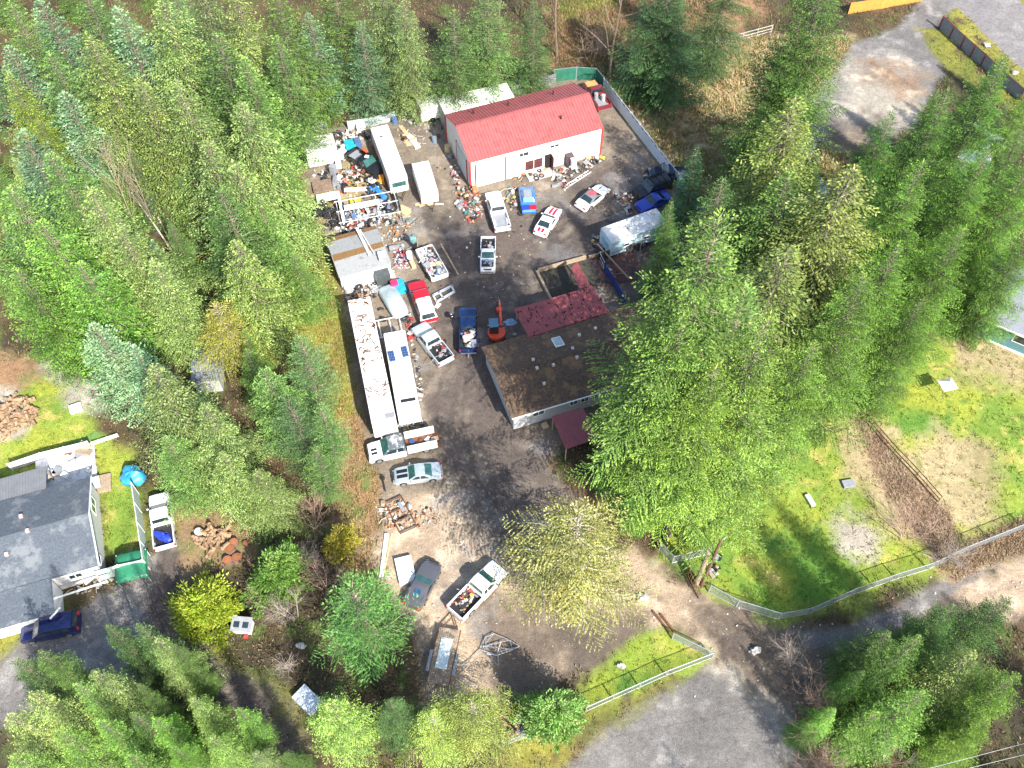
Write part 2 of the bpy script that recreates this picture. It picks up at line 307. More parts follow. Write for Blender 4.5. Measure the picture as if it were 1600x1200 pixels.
def quads_mesh(name,V,tint,mat,nv=4):
    """V: (N,nv,3) leaf polygons, tint (N,3)"""
    N=len(V); me=bpy.data.meshes.new(name); me.vertices.add(N*nv); me.vertices.foreach_set('co',V.reshape(-1).astype(np.float32))
    me.loops.add(N*nv); me.loops.foreach_set('vertex_index',np.arange(N*nv,dtype=np.int32))
    me.polygons.add(N); me.polygons.foreach_set('loop_start',(np.arange(N)*nv).astype(np.int32)); me.polygons.foreach_set('loop_total',np.full(N,nv,np.int32))
    me.update(); ca=me.color_attributes.new('tint','FLOAT_COLOR','POINT')
    c=np.concatenate([np.repeat(tint,nv,0),np.ones((N*nv,1))],1); ca.data.foreach_set('color',c.astype(np.float32).ravel())
    me.materials.append(mat); return me
def nrm(a): return a/np.maximum(np.linalg.norm(a,axis=-1,keepdims=True),1e-6)
def leaves(P,D,Ln,Wd,rs,tilt=.5):
    up=np.array([0,0,1.])+rs.normal(0,tilt,P.shape); S=nrm(np.cross(D,up)); Ln=Ln[:,None];Wd=Wd[:,None]
    return np.stack([P,P+D*Ln*.45+S*Wd*.5,P+D*Ln,P+D*Ln*.45-S*Wd*.5],1)
def tubes(paths,mb,n=3):
    for p,r0,r1 in paths: mb.tube(p,[r0+(r1-r0)*i/(len(p)-1) for i in range(len(p))],n)
SPEC={ # colour a, colour b, tip colour, elevation bottom/top deg, droop, upturn, power, leaf len, leaf width, branchlet ratio, spacing
 'fir':dict(a=(.032,.085,.018),b=(.066,.142,.036),tip=(.21,.33,.085),e0=-10,e1=42,droop=.16,up=.12,pw=.76,ll=.24,lw=.11,br=.42,sp=.60,nb=5,st=.05),
 'blue':dict(a=(.040,.105,.045),b=(.075,.16,.075),tip=(.22,.33,.18),e0=-8,e1=42,droop=.10,up=.12,pw=.78,ll=.24,lw=.115,br=.42,sp=.58,nb=5,st=.04),
 'hem':dict(a=(.046,.098,.022),b=(.092,.16,.040),tip=(.31,.39,.14),e0=-12,e1=28,droop=.34,up=.0,pw=.76,ll=.23,lw=.10,br=.46,sp=.54,nb=5,st=.04),
 'pine':dict(a=(.05,.125,.04),b=(.085,.18,.06),tip=(.18,.29,.10),e0=5,e1=50,droop=.02,up=.2,pw=.55,ll=.24,lw=.07,br=.5,sp=.62,nb=6,st=.15,lk=.11),
 'lush':dict(a=(.030,.085,.014),b=(.066,.150,.030),tip=(.24,.36,.08),e0=-12,e1=36,droop=.20,up=.14,pw=.68,ll=.19,lw=.10,br=.46,sp=.62,nb=6,st=.04,lk=.10),
 'pale':dict(a=(.14,.20,.045),b=(.27,.30,.07),tip=(.48,.48,.20),e0=-5,e1=45,droop=.26,up=.05,pw=.55,ll=.15,lw=.085,br=.52,sp=.46,nb=6,st=.30,lk=.085),
}
SPEC['tallfir']=dict(SPEC['lush'],st=.26)
LIMB=M('limb_bark',(.26,.22,.16),.9,0,.3,3); TW=M('pale_twigs',(.55,.47,.38),.9,0,.3,3)
def conifer(seed,H,Rr,kind):
    s=SPEC[kind]; rn=random.Random(seed); rs=np.random.RandomState(seed); P=[];D=[];L=[];W=[];C=[];paths=[]
    lean=(rn.uniform(-.02,.02),rn.uniform(-.02,.02)); z=H*s['st']; lob=rn.random()*6.28
    col=[np.array(s[k]) for k in ('a','b','tip')]
    while z<H*.985:
        t=(z-H*s['st'])/(H*(1-s['st'])); env=(1-t)**s['pw']*min(1,.62+t*2.2)
        nb=s['nb'] if t<.85 else 4; off=rn.random()*6.28; spz=s['sp']*(1.15-.55*t)
        for b in range(nb):
            if rn.random()<.06: continue
            az=off+b*6.2832/nb+rn.uniform(-.35,.35); bl=max(.25,Rr*env*rn.uniform(.58,1.12)*(1.25 if rn.random()<.08 else 1)*(1+.14*math.sin(az*2+lob)+.1*math.sin(az*3+z*.35)))
            el=R(s['e0']+(s['e1']-s['e0'])*t**1.5+rn.uniform(-9,9)); bz=z+rn.uniform(-.25,.25)*spz
            n=max(3,int(bl/.25)); u=np.linspace(0,1,n+1); h=u*bl*math.cos(el)
            zz=bz+u*bl*math.sin(el)-s['droop']*bl*u**2+s['up']*bl*u**3
            wv=np.cumsum(rs.normal(0,.05,n+1))*bl*.45; ca,sa=math.cos(az),math.sin(az)
            x=lean[0]*z+h*ca-wv*sa; y=lean[1]*z+h*sa+wv*ca; pts=np.stack([x,y,zz],1)
            ne=max(3,int(n*.72)); paths.append(([tuple(q-np.array([0,0,.04])) for q in pts[:ne+1:max(1,n//5)]],.016+.010*bl,.010))
            bc=rn.uniform(.6,1.35); mixb=rn.random(); base=(col[0]*(1-mixb)+col[1]*mixb)*bc
            if rn.random()<.04: base=base*np.array([1.6,1.15,.8])
            fw=nrm(np.gradient(pts,axis=0)); side=np.array([-sa,ca,0.])
            for i in range(1,n+1):
                ui=u[i]; bl2=s['br']*bl*(1-ui)**.75*(.3+.7*min(1,ui*2.5))+.16
                k=max(1,int(bl2/s.get('lk',.15)))
                for sg in (-1,1):
                    if rn.random()<.12: continue
                    d=fw[i]*.62+side*sg*.75+np.array([0,0,-.10-s['droop']*.5+rn.uniform(-.12,.12)]); d=d/np.linalg.norm(d)
                    q=(np.arange(k)+.6+rs.uniform(-.25,.25,k))/k; pp=pts[i]+d*bl2*q[:,None]; pp[:,2]-=s['droop']*.5*bl2*q**2
                    dd=nrm(d+fw[i]*.35+rs.normal(0,.32,(k,3)))
                    P.append(pp); D.append(dd); L.append(s['ll']*rs.uniform(.7,1.25,k)); W.append(s['lw']*rs.uniform(.7,1.3,k))
                    tp=np.clip(q*.55+ui*.25+rs.uniform(-.25,.2,k),0,1)[:,None]**1.25
                    C.append((base*(1-tp)+col[2]*bc*tp)*rs.uniform(.75,1.25,(k,1)))  # pale tips mark new growth and highlights; darker inner colour paints shaded gaps
            k=2; P.append(np.repeat(pts[-1:],k,0)); D.append(nrm(np.repeat(fw[-1:],k,0)+rs.normal(0,.3,(k,3)))); L.append(np.full(k,s['ll'])); W.append(np.full(k,s['lw'])); C.append(np.repeat(col[2][None]*bc,k,0))
        z+=spz
    k=10; P.append(np.stack([np.full(k,lean[0]*H),np.full(k,lean[1]*H),np.linspace(H*.95,H,k)],1)); D.append(nrm(np.stack([rs.normal(0,.5,k),rs.normal(0,.5,k),np.full(k,.9)],1))); L.append(np.full(k,.4)); W.append(np.full(k,.12)); C.append(np.repeat(col[2][None],k,0))
    P,D,L,W,C=map(np.concatenate,(P,D,L,W,C)); V=leaves(P,D,L,W,rs)
    cm=quads_mesh('crown',V,C,LEAF)
    mb=MB(); r0=.016*H; mb.tube([(lean[0]*H*q,lean[1]*H*q,H*q) for q in (0,.1,.35,.7,.97)],[r0,r0*.8,r0*.6,r0*.3,.02],8); nt_=len(mb.f); tubes(paths,mb)
    tm=bpy.data.meshes.new('trunk'); tm.from_pydata(mb.v,[],mb.f); tm.materials.append(G['bark']); tm.materials.append(TW if kind=='pale' else LIMB); tm.polygons.foreach_set('material_index',[0]*nt_+[1]*(len(mb.f)-nt_))
    return tm,cm
def broadleaf(seed,H,Rr,cols,ll=.3,dens=1.0,low=.12,trunks=1):
    rn=random.Random(seed); rs=np.random.RandomState(seed); P=[];D=[];C=[];paths=[]
    ph1,ph2=rn.random()*6,rn.random()*6; lead=[(rn.uniform(-.35,.35)*Rr,rn.uniform(-.35,.35)*Rr,rn.uniform(.8,1.0)) for _ in range(5)]
    for i in range(int(95*dens)):
        th=rn.random()*6.28; rr=rn.random()**.5; env=1+.22*math.sin(th*2+ph1)+.16*math.sin(th*3+ph2)
        lx,ly,lh=rn.choice(lead); zc=rn.random()
        rad=Rr*rr*env*(1-.75*zc**1.6)
        c=np.array([lx*zc+rad*math.cos(th),ly*zc+rad*math.sin(th),H*(low+(1-low)*lh*zc*(1-.35*rr))])
        if rn.random()<.12: c[:2]*=1.18
        paths.append(([(0,0,H*low*.6),tuple(c*np.array([.45,.45,.65])),tuple(c)],.035,.008))
        k=int(75*rn.uniform(.4,1.5)); d=nrm(rs.normal(0,1,(k,3))); cr=Rr*.19*rn.uniform(.6,1.5)
        out=nrm(np.array([math.cos(th),math.sin(th),.5])[None])
        P.append(c+d*cr*rs.uniform(.2,1,(k,1))*np.array([1,1,.8])+out*cr*rs.uniform(-.3,.9,(k,1))); D.append(nrm(d*.6+out*.8+rs.normal(0,.4,(k,3))))
        m_=rn.random(); b=(np.array(cols[0])*(1-m_)+np.array(cols[1])*m_)*rn.uniform(.6,1.3); C.append(b*rs.uniform(.7,1.35,(k,1)))
    P,D,C=map(np.concatenate,(P,D,C)); N=len(P)
    cm=quads_mesh('crown',leaves(P,D,rs.uniform(.5,1.6,N)*ll,rs.uniform(.6,1.4,N)*ll*.42,rs,1.2),C,LEAF)
    mb=MB(); mb.tube([(0,0,0),(.1,0,H*low),(0,.1,H*.7)],[.12,.09,.03],7); tubes(paths,mb)
    tm=bpy.data.meshes.new('trunk'); tm.from_pydata(mb.v,[],mb.f); tm.materials.append(LIMB); return tm,cm
def bare(seed,H,spread,n1,mat,r0=.13,stems=1,lv=3):
    rn=random.Random(seed); mb=MB(); lim=MB()
    def grow(p,d,L,r,lev,m):
        k=4; pts=[p]
        for i in range(k):
            d=(d+Vector((rn.uniform(-1,1),rn.uniform(-1,1),rn.uniform(-.5,.8)))*.13).normalized(); pts.append(pts[-1]+d*L/k)
        m.tube(pts,[r*(1-.7*i/k) for i in range(k+1)],4 if lev else 6)
        if lev<lv:
            for i in range(n1 if lev==0 else rn.randint(3,5)):
                q=rn.uniform(.25,1); j=min(k-1,int(q*k)); b=pts[j].lerp(pts[j+1],q*k-j)
                dd=(d+Vector((rn.uniform(-1,1),rn.uniform(-1,1),rn.uniform(-.2,.5)))*spread).normalized()
                grow(b,dd,L*rn.uniform(.35,.6),r*.4,lev+1,lim)
    for s in range(stems):
        a=rn.random()*6.28; d=Vector((math.cos(a)*.35*(stems>1),math.sin(a)*.35*(stems>1),1)).normalized()
        grow(Vector((math.cos(a)*.3*(stems>1),math.sin(a)*.3*(stems>1),0)),d,H*rn.uniform(.75,1),r0,0,mb)
    out=[]
    for nm,x in (('trunk',mb),('branches',lim)):
        me=bpy.data.meshes.new(nm); me.from_pydata(x.v,[],x.f); me.materials.append(mat); out.append(me)
    return out
TWB=M('tan_bark',(.34,.27,.20),.9,0,.3,3); TWG=M('grey_twigs',(.36,.30,.25),.9,0,.3,3); TWR=M('brown_twigs',(.38,.26,.19),.9,0,.3,3)
PROT={}
def proto(kind,v):
    k=(kind,v)
    if k in PROT: return PROT[k]
    if kind in SPEC:
        H,Rr={'fir':(24,5.3),'blue':(18,4.3),'hem':(24,5.8),'pine':(14,3.8),'lush':(28,7.3),'tallfir':(28,7.3),'pale':(13,5.0)}[kind]
        PROT[k]=(conifer(hash_(kind)+v*7,H,Rr*(1+.08*(v-1)),kind),H,Rr)
    elif kind=='limebush': PROT[k]=(broadleaf(31+v,4.2,2.45,((.26,.36,.03),(.42,.48,.05)),.22,2.2,.05),4.2,2.45)
    elif kind=='gold': PROT[k]=(broadleaf(41+v,9,3.0,((.34,.32,.06),(.26,.28,.05)),.22,1.8,.15),9,3.0)
    elif kind=='goldpoint': PROT[k]=(broadleaf(47+v,6,1.5,((.46,.38,.05),(.34,.32,.05)),.2,1.3,.05),6,1.5)
    elif kind=='greenbush': PROT[k]=(broadleaf(51+v,6,2.1,((.12,.27,.04),(.24,.38,.08)),.22,2.0,.05),6,2.1)
    elif kind=='bare': PROT[k]=(bare(61+v,13,.62,13,TWB,.10,1),13,3)
    elif kind=='bareshrub': PROT[k]=(bare(71+v,4.2,1.1,9,(TWG,TWR,TWR)[v%3],.05,6),4.2,2.5)
    elif kind=='snag': PROT[k]=(bare(81+v,17,1.1,9,G['bark'],.22,1,1),17,2)
    elif kind=='deadwhorl': PROT[k]=(bare(91+v,5.5,2.6,26,TWG,.09,1,2),5.5,3)
    return PROT[k]
def hash_(s): return sum(ord(c)*(i+3) for i,c in enumerate(s))
TN={'fir':'fir_tree','blue':'spruce_tree','hem':'hemlock_tree','pine':'pine_tree','lush':'fir_tree','tallfir':'fir_tree','pale':'spruce_tree','limebush':'leafy_shrub','gold':'deciduous_tree','goldpoint':'cypress_tree','greenbush':'leafy_shrub','bare':'bare_tree','bareshrub':'bare_shrub','snag':'tree_trunk_snag','deadwhorl':'dead_conifer'}
TC={'limebush':'shrub','greenbush':'shrub','bareshrub':'shrub'}
_ti=0
def tree(kind,tx,ty,H,label,rk=1.0,tint=(1,1,1),v=None,group=None):
    global _ti; _ti+=1; H=H*(.84 if tx>1195 and ty<600 else 1); rk*=1.16 if tx>1195 and ty<600 else 1
    if kind in('fir','blue','hem'): rk*=1.42 if ty<900 else 1.12; H*=.84
    rn=random.Random(_ti*77); v=(_ti%3 if kind in('fir','hem') else _ti%2) if v is None else v
    (tm,cm),H0,R0=proto(kind,v); p=at(tx,ty,H*.97)
    o=thing(TN[kind],(p.x,p.y,0),rn.random()*6.28,label,TC.get(kind,'tree'),group); f=H/H0
    g=rn.uniform(.78,1.2)
    for me in (tm,cm):
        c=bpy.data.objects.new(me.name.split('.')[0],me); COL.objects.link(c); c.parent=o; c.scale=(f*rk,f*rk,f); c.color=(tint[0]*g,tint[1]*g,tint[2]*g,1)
    return o
# rows: kind, top pixel x, y, height m, width factor, tint, label
Y_=(1.12,1.05,.8); B_=(1,1.05,1.0); D_=(.7,.75,.75); L_=(1.3,1.3,1.15); N_=(1,1,1); P_=(1.35,1.3,1.3)
TREES=[
('fir',12,12,23,1,L_,'broad fir filling the upper left corner of the photo'),
('blue',70,5,20,1.1,B_,'grey-green spruce at the top edge, second from the upper left corner'),
('fir',128,-25,24,1,N_,'fir cut by the top edge left of the orange-brown gap in the wood'),
('blue',192,18,21,1.1,P_,'frosty blue-green spruce just left of the tall pale-ridged hemlock at the top'),
('hem',246,4,25,1.15,L_,'tall hemlock with a pale drooping ridge of boughs at the top of the left wood'),
('hem',305,-30,25,1.1,N_,'hemlock cut by the top edge right of the pale-ridged hemlock'),
('hem',362,-10,24,1.05,Y_,'olive hemlock at the top edge above the bare tree by the yard corner'),
('fir',425,-15,24,1,Y_,'yellow-green fir at the top edge left of the blue spruces behind the yard'),
('blue',22,78,19,1.15,P_,'blue-grey spruce near the left edge below the corner fir'),
('fir',82,85,21,1.05,N_,'dark-gapped fir behind the blue-grey spruce near the left edge'),
('hem',146,58,25,1,Y_,'slim hemlock with an orange-tan leader at the left of the wood'),
('hem',212,132,24,1.05,Y_,'slender yellow-green hemlock above the pale bare trees'),
('hem',286,138,24,1.1,L_,'hemlock with pale spiky tips right of the pale bare trees'),
('fir',335,62,24,1.1,N_,'fir in the deep of the wood between two pale hemlocks'),
('fir',380,95,23,1.1,L_,'light green fir left of the bare tree by the back fence corner'),
('fir',430,60,21,.95,N_,'fir behind the bare tree by the back fence corner'),
('blue',487,26,17.5,1.0,B_,'blue-green spruce standing behind the left end of the back fence'),
('blue',562,42,16.5,1.0,B_,'blue-green spruce directly behind the long white camper'),
('fir',515,-40,22,1,Y_,'fir at the top edge behind the two blue-green spruces'),
('hem',590,-50,22,1,N_,'hemlock at the top edge above the gap between the spruces'),
('hem',636,0,20,.95,N_,'light green hemlock behind the pile of boxes at the back fence'),
('fir',705,20,18.5,1.05,N_,'broad fir behind the white flat-roofed store'),
('fir',760,-25,20,.95,N_,'fir at the top edge left of the bare trunks behind the shop'),
('fir',835,5,16.5,.95,D_,'dark fir behind the middle of the red-roofed shop'),
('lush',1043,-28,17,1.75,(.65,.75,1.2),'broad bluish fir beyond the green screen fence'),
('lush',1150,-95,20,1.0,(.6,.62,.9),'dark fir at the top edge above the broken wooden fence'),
('blue',108,150,18,1.2,P_,'dull blue spruce in the middle of the upper left wood'),
('hem',12,122,18,.9,(1.25,1.2,.5),'bright yellow tree at the left edge among the blue spruces'),
('hem',60,185,16,.8,(1.2,1.2,.5),'second bright yellow-green tree, lower right of the bright yellow one at the left edge'),
('blue',132,192,13,.9,(.6,1.4,.6),'small vivid green conifer left of the pale bare trees'),
('blue',30,212,21,1.1,P_,'frosty spruce at the left edge below the yellow trees'),
('fir',88,245,22,1.1,L_,'fir left of the foot of the pale bare trees'),
('hem',150,300,22,1.1,L_,'pale olive hemlock under the pale bare trees'),
('fir',10,300,22,1.2,L_,'bright green fir at the left edge halfway up the wood'),
('fir',70,345,21,1.2,(1.3,1.4,.9),'bright green fir right of the one at the left edge halfway up'),
('hem',195,355,20,1.1,L_,'olive hemlock directly left of the fallen pale trunks'),
('fir',30,420,18,1.2,(1.3,1.4,.9),'spreading green fir above the firewood heap at the left edge'),
('fir',128,410,19,1.2,(1.2,1.35,.9),'spreading green fir above the frosty spruce of the lower left wood'),
('hem',235,415,18,1.1,L_,'pale green hemlock left of the golden tree'),
('hem',315,232,24,1.1,L_,'hemlock right of the pale bare trees with tan tips'),
('hem',378,160,24,1.05,L_,'tall light hemlock left of the yard corner, third row of the wood'),
('fir',398,195,20,1,L_,'light green fir at the wood edge left of the white shed with the flat roof'),
('fir',352,300,22,1.05,D_,'dark green fir right of the fallen pale trunks'),
('hem',372,262,22,1.1,L_,'light hemlock at the wood edge left of the heap of tyres'),
('hem',366,375,20,1.1,(1.35,1.3,1),'light hemlock just above the golden tree'),
('fir',405,315,18,.9,L_,'fir at the wood edge beside the grey-roofed shed'),
('fir',458,400,12,1.0,(1.3,1.25,1),'short light fir beside the end of the long white trailer'),
('pale',338,478,12,.95,(.95,.85,.45),'golden-leaved tree beside the small hidden shed in the wood'),
('blue',152,508,16,1.1,(2.1,1.9,1.9),'frosty white-tipped spruce at the top of the clearing by the firewood'),
('blue',205,545,14,1,(1.5,1.5,1.5),'smaller spruce leaning on the right of the frosty white-tipped one'),
('hem',238,585,19,1.25,(1.35,1.3,1.25),'big tan-tipped hemlock with arching pale boughs above the green house lawn'),
('hem',312,640,16,1.15,(1.2,1.2,1.1),'hemlock right of the big tan-tipped one in the lower wood'),
('fir',262,690,13,1.1,(1.3,1.3,1.2),'fir below the big tan-tipped hemlock above the parked white pickup'),
('hem',350,705,13,1.2,(1.3,1.3,1.1),'pale hemlock above the heap of cut log rounds'),
('fir',418,580,15,1.1,(1.3,1.3,1.3),'green-grey fir right of the small hidden shed'),
('pine',470,535,13,1,N_,'blue-green pine beside the long white trailer, upper of three'),
('pine',452,625,13,1,N_,'blue-green pine beside the long white trailer, middle of three'),
('pine',500,640,11,1,(1.2,1.2,1),'yellow-green pine nearest the end of the long white trailer'),
('hem',405,740,12,1.05,(1.2,1.15,1),'hemlock with pale twigs above the bright green shrub'),
('pine',492,705,10,.9,(1.2,1.2,.9),'lowest pine of the row beside the white trailer, left of the silver sedan'),
('goldpoint',524,818,6,1.05,N_,'small golden cypress at the edge of the tan yard'),
('greenbush',418,862,7,1.05,N_,'bright green bushy tree right of the cut log rounds'),
('limebush',305,930,4.6,1.1,N_,'round yellow-green shrub beside the left drive'),
('pine',552,925,15,1.25,(.95,1.15,.8),'large feathery green pine left of the flatbed trailer'),
('pale',908,800,20,.85,(1.1,1.02,.95),'sparse pale tree with whitish limbs standing over the drive'),
('greenbush',868,1085,8,.8,(1.2,1.15,1.6),'pale green rounded tree at the wire fence at the bottom'),
('pale',742,1100,11,.95,(.85,.95,.6),'lime tree with bare pale twigs at the bottom edge'),
('pale',675,1125,10,.9,(.8,1,.6),'lime tree just left of the one with bare pale twigs at the bottom edge'),
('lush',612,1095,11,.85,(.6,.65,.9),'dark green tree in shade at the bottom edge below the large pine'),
('hem',515,1092,14,1.3,(1.3,1.45,.9),'lime hemlock with sweeping feathery boughs at the bottom edge'),
('lush',450,1180,9,.8,(.9,.9,.9),'green tree at the bottom edge left of the sweeping lime hemlock'),
]
for i,(x,y,h,k,t) in enumerate([(66,1020,15,1,N_),(30,1032,13,1,N_),(147,1047,15,.9,L_),(171,980,14,.9,D_),(214,980,14,.7,D_),(249,999,14,.8,L_),(268,1008,12,.7,N_),(120,1068,15,.8,L_),(54,1089,16,.9,(1.5,1.4,1.2)),(207,1116,13,.8,N_),(243,1122,13,.8,(1.2,1.4,.8)),(300,1089,12,.8,(1.2,1.3,.9)),(216,1071,12,.7,N_),(375,1113,11,.9,(1.1,1.2,.8)),(10,1120,15,.9,(1.5,1.4,1.2)),(155,1130,15,.9,(1.3,1.4,1)),(90,1150,15,.9,(1.4,1.4,1)),(330,1150,12,.9,(1.1,1.3,.8)),(270,1170,12,.9,(1.1,1.3,.8)),(200,1180,13,1,(1.2,1.3,.9)),(400,1175,10,.9,N_),(20,1185,14,1,(1.5,1.5,1.1))]):
    kk=('lush','fir','hem','fir','fir','hem')[i%6]
    TREES.append((kk,x,y,h,k*(.75 if kk=='lush' else 1),t,[
 'fir nearest the navy car in the lower left stand','fir at the left edge of the lower left stand, top row','broad light fir in the middle of the lower left stand','dark fir poking over the grey drive, left of two','slim dark fir poking over the grey drive, right of two','pale-tipped fir at the upper right tip of the lower left stand','small fir at the shaded track, outermost of the lower left stand','light fir left of the broad light one in the lower left stand','tan-tipped fir at the left edge of the lower left stand','short fir in the middle of the lower left stand, its second row','bright green fir right of the short one in the lower left stand','pale-leader fir beside the shaded track','slim fir in front of the right dark one of the lower left stand','bright fir at the lower end of the shaded track','tan-tipped fir nearest the lower left corner, upper of two','yellow-green fir in the front row of the lower left stand, third from the left edge','yellow-green fir in the front row of the lower left stand, second from the left edge','bright fir in the front row below the shaded track','lime fir in the front row of the lower left stand, fifth from the left edge','lime fir at the bottom edge in the middle of the lower left stand','short fir at the bottom edge at the end of the shaded track','tan-tipped fir in the lower left corner of the photo'][i]))
TREES+=[
('tallfir',1108,345,38,.96,(1.15,1.1,1.0),'tallest light green fir, standing over the right end of the brown roof'),
('lush',1190,500,31,.88,(1.25,1.15,.9),'big bright fir at the left end of the lawn, right of the tallest one'),
('tallfir',1062,500,31,.85,(1.2,1.2,1.0),'bright green fir over the red porch of the brown-roofed house'),
('tallfir',1120,590,27,.9,(1.3,1.2,.8),'yellow-green fir beside the utility pole'),
('lush',990,630,17,.8,(1.0,1.15,.9),'lower fir whose boughs reach over the dark drive'),
('lush',1030,705,14,.85,(.9,1.2,.6),'vivid green tree at the gate end of the drive'),
('hem',1215,400,33,1.15,(1.0,.95,.7),'hemlock with pale upright leader behind the bright firs, upper middle of the right group'),
('hem',1318,270,34,1.1,(1.15,1.0,.75),'tall hemlock with tan tips down its right side'),
('hem',1255,165,33,1.05,(1.1,1.0,.7),'hemlock with a bare pale leader below the great cedar'),
('lush',1300,-45,36,.92,(.75,.8,.75),'great dark cedar-like fir at the left of the gravel lot'),
('lush',1250,30,30,.8,(.7,.75,.7),'dark fir joined to the lower side of the great one by the gravel lot'),
('blue',1092,238,14,.9,(.6,.8,.5),'small dark spruce at the lower end of the white fence'),
('lush',1050,318,16,.75,(.6,.72,.6),'dark fir hiding the end of the pale blue camper'),
('fir',1130,290,20,1.1,D_,'dark fir right of the small spruce at the white fence'),
('lush',1395,180,24,.8,(.6,.8,.6),'dark green fir below the gravel lot, leftmost'),
('lush',1480,150,27,.85,(.62,.75,.55),'dark fir below the gravel lot, middle'),
('lush',1568,95,27,.85,(.7,.85,.55),'tall fir against the red-framed fence'),
('lush',1440,262,26,.9,(.85,.95,.65),'fir right of the tall tan-tipped hemlock'),
('lush',1545,235,25,.9,(.8,.95,.6),'fir right of the small pale blue roof'),
('lush',1610,250,24,.9,(.85,1,.6),'fir cut by the right edge above the teal-walled house'),
('lush',1405,385,26,.9,(.85,.95,.6),'fir left of the teal-walled house, upper'),
('lush',1500,360,23,.85,(.85,.95,.6),'fir whose boughs overhang the teal-walled house'),
('lush',1440,470,20,.85,(.9,1,.65),'fir at the top of the bright lawn left of the white canopy'),
('lush',1345,440,28,.9,(.95,1,.7),'fir in the middle of the right group above the lawn'),
('lush',1270,540,24,.85,(1.1,1.1,.8),'fir standing at the upper left corner of the lawn'),
('lush',1615,360,20,.8,(.8,.9,.6),'dark fir beyond the grey roof at the right edge'),
('fir',1162,455,30,1.2,(1.0,1.0,.9),'tall fir squeezed between the tallest light fir and the hemlocks'),
('fir',1240,280,28,1.2,(1.0,1.0,.8),'shaded fir between the two pale-leader hemlocks'),
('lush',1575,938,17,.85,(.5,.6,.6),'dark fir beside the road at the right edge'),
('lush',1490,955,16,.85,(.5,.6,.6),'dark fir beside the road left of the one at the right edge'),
('fir',1430,1000,16,1.0,(1,1.1,.8),'bright fir beside the road junction'),
('hem',1388,985,14,.9,(.8,1,.7),'slim fir at the upper left of the lower right wood'),
('hem',1345,1050,10,.9,(.8,1.1,.6),'young fir at the road junction verge'),
('hem',1300,1110,9,.9,(.9,1.3,.6),'small vivid fir nearest the junction'),
('hem',1262,1130,6,1,(.9,1.3,.7),'smallest vivid fir at the lower left tip of the lower right wood'),
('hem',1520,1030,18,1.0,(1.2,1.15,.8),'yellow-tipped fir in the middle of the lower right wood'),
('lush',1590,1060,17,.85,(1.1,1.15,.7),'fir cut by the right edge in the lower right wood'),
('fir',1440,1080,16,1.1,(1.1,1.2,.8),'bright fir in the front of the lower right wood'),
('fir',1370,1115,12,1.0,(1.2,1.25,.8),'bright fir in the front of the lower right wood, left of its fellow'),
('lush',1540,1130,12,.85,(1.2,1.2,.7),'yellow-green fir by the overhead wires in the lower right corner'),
('bare',168,262,13,.8,N_,'pale bare tree with fine whitish twigs in the left wood, left of the pair'),
('bare',190,236,13,.75,N_,'pale bare tree with fine whitish twigs in the left wood, right of the pair'),
('bare',455,128,9,.9,N_,'bare tan tree at the left corner of the back fence'),
('bare',778,95,6,.6,N_,'thin bare tree behind the white store roof'),
('deadwhorl',445,1030,3.5,1,N_,'dead grey conifer lying in a star of bare branches beside the shaded track'),
('bareshrub',400,905,3,1,N_,'bare whitish sapling below the bright green shrub'),
('bareshrub',1255,1020,3.5,1,N_,'bare grey shrub at the road junction, upper'),
('bareshrub',1285,1070,3.5,1.1,N_,'bare grey shrub at the road junction, lower'),
('bareshrub',1390,1000,4,1.1,N_,'bare tan shrub behind the slim fir at the junction'),
('bareshrub',1290,1165,3.5,1.3,N_,'bare brown shrub at the bottom of the lower right wood'),
('bareshrub',1400,1180,3,1.3,N_,'bare brown shrub at the bottom edge beside the overhead wires'),
('bareshrub',1430,820,3,1.6,N_,'bare reddish thicket at the corner of the lawn fence'),
('bareshrub',1480,850,2.6,1.6,N_,'bare tangled thicket by the fence right of the lawn'),
('bareshrub',480,800,3,1.3,N_,'bare brown brush left of the golden cypress'),
('bareshrub',470,850,3,1.3,N_,'bare brown brush below left of the golden cypress'),
('bareshrub',500,900,3,1.3,N_,'bare brown brush above the large feathery pine'),
('bareshrub',455,950,3,1.3,N_,'bare brown brush left of the large feathery pine'),
('bareshrub',925,55,4,1.3,N_,'bare reddish shrub beyond the green screen fence'),
('snag',968,-20,15,1.1,N_,'bare straight trunk left of the broad bluish fir'),
('snag',877,-55,14,1.1,N_,'bare straight trunk at the top edge left of the grass patch'),
('snag',783,-35,15,.9,N_,'bare straight trunk behind the white store'),
]
for k,x,y,h,rk,t,lb in TREES: tree(k,x,y,h,lb,rk,t)
# trees that stand just below the frame and shade the road junction and the lower corners
for i,(x,y,h) in enumerate(((30,7,19),(37,3,19),(23,2,17),(43,9,18),(50,14,18),(-16,4,16),(-25,8,15))):
    o=tree('lush',800,900,h,'fir outside the frame below the road junction, shading it' if x>0 else 'fir outside the frame below the shaded track',.62,group='firs standing below the frame'); o.location=(x,y,0)
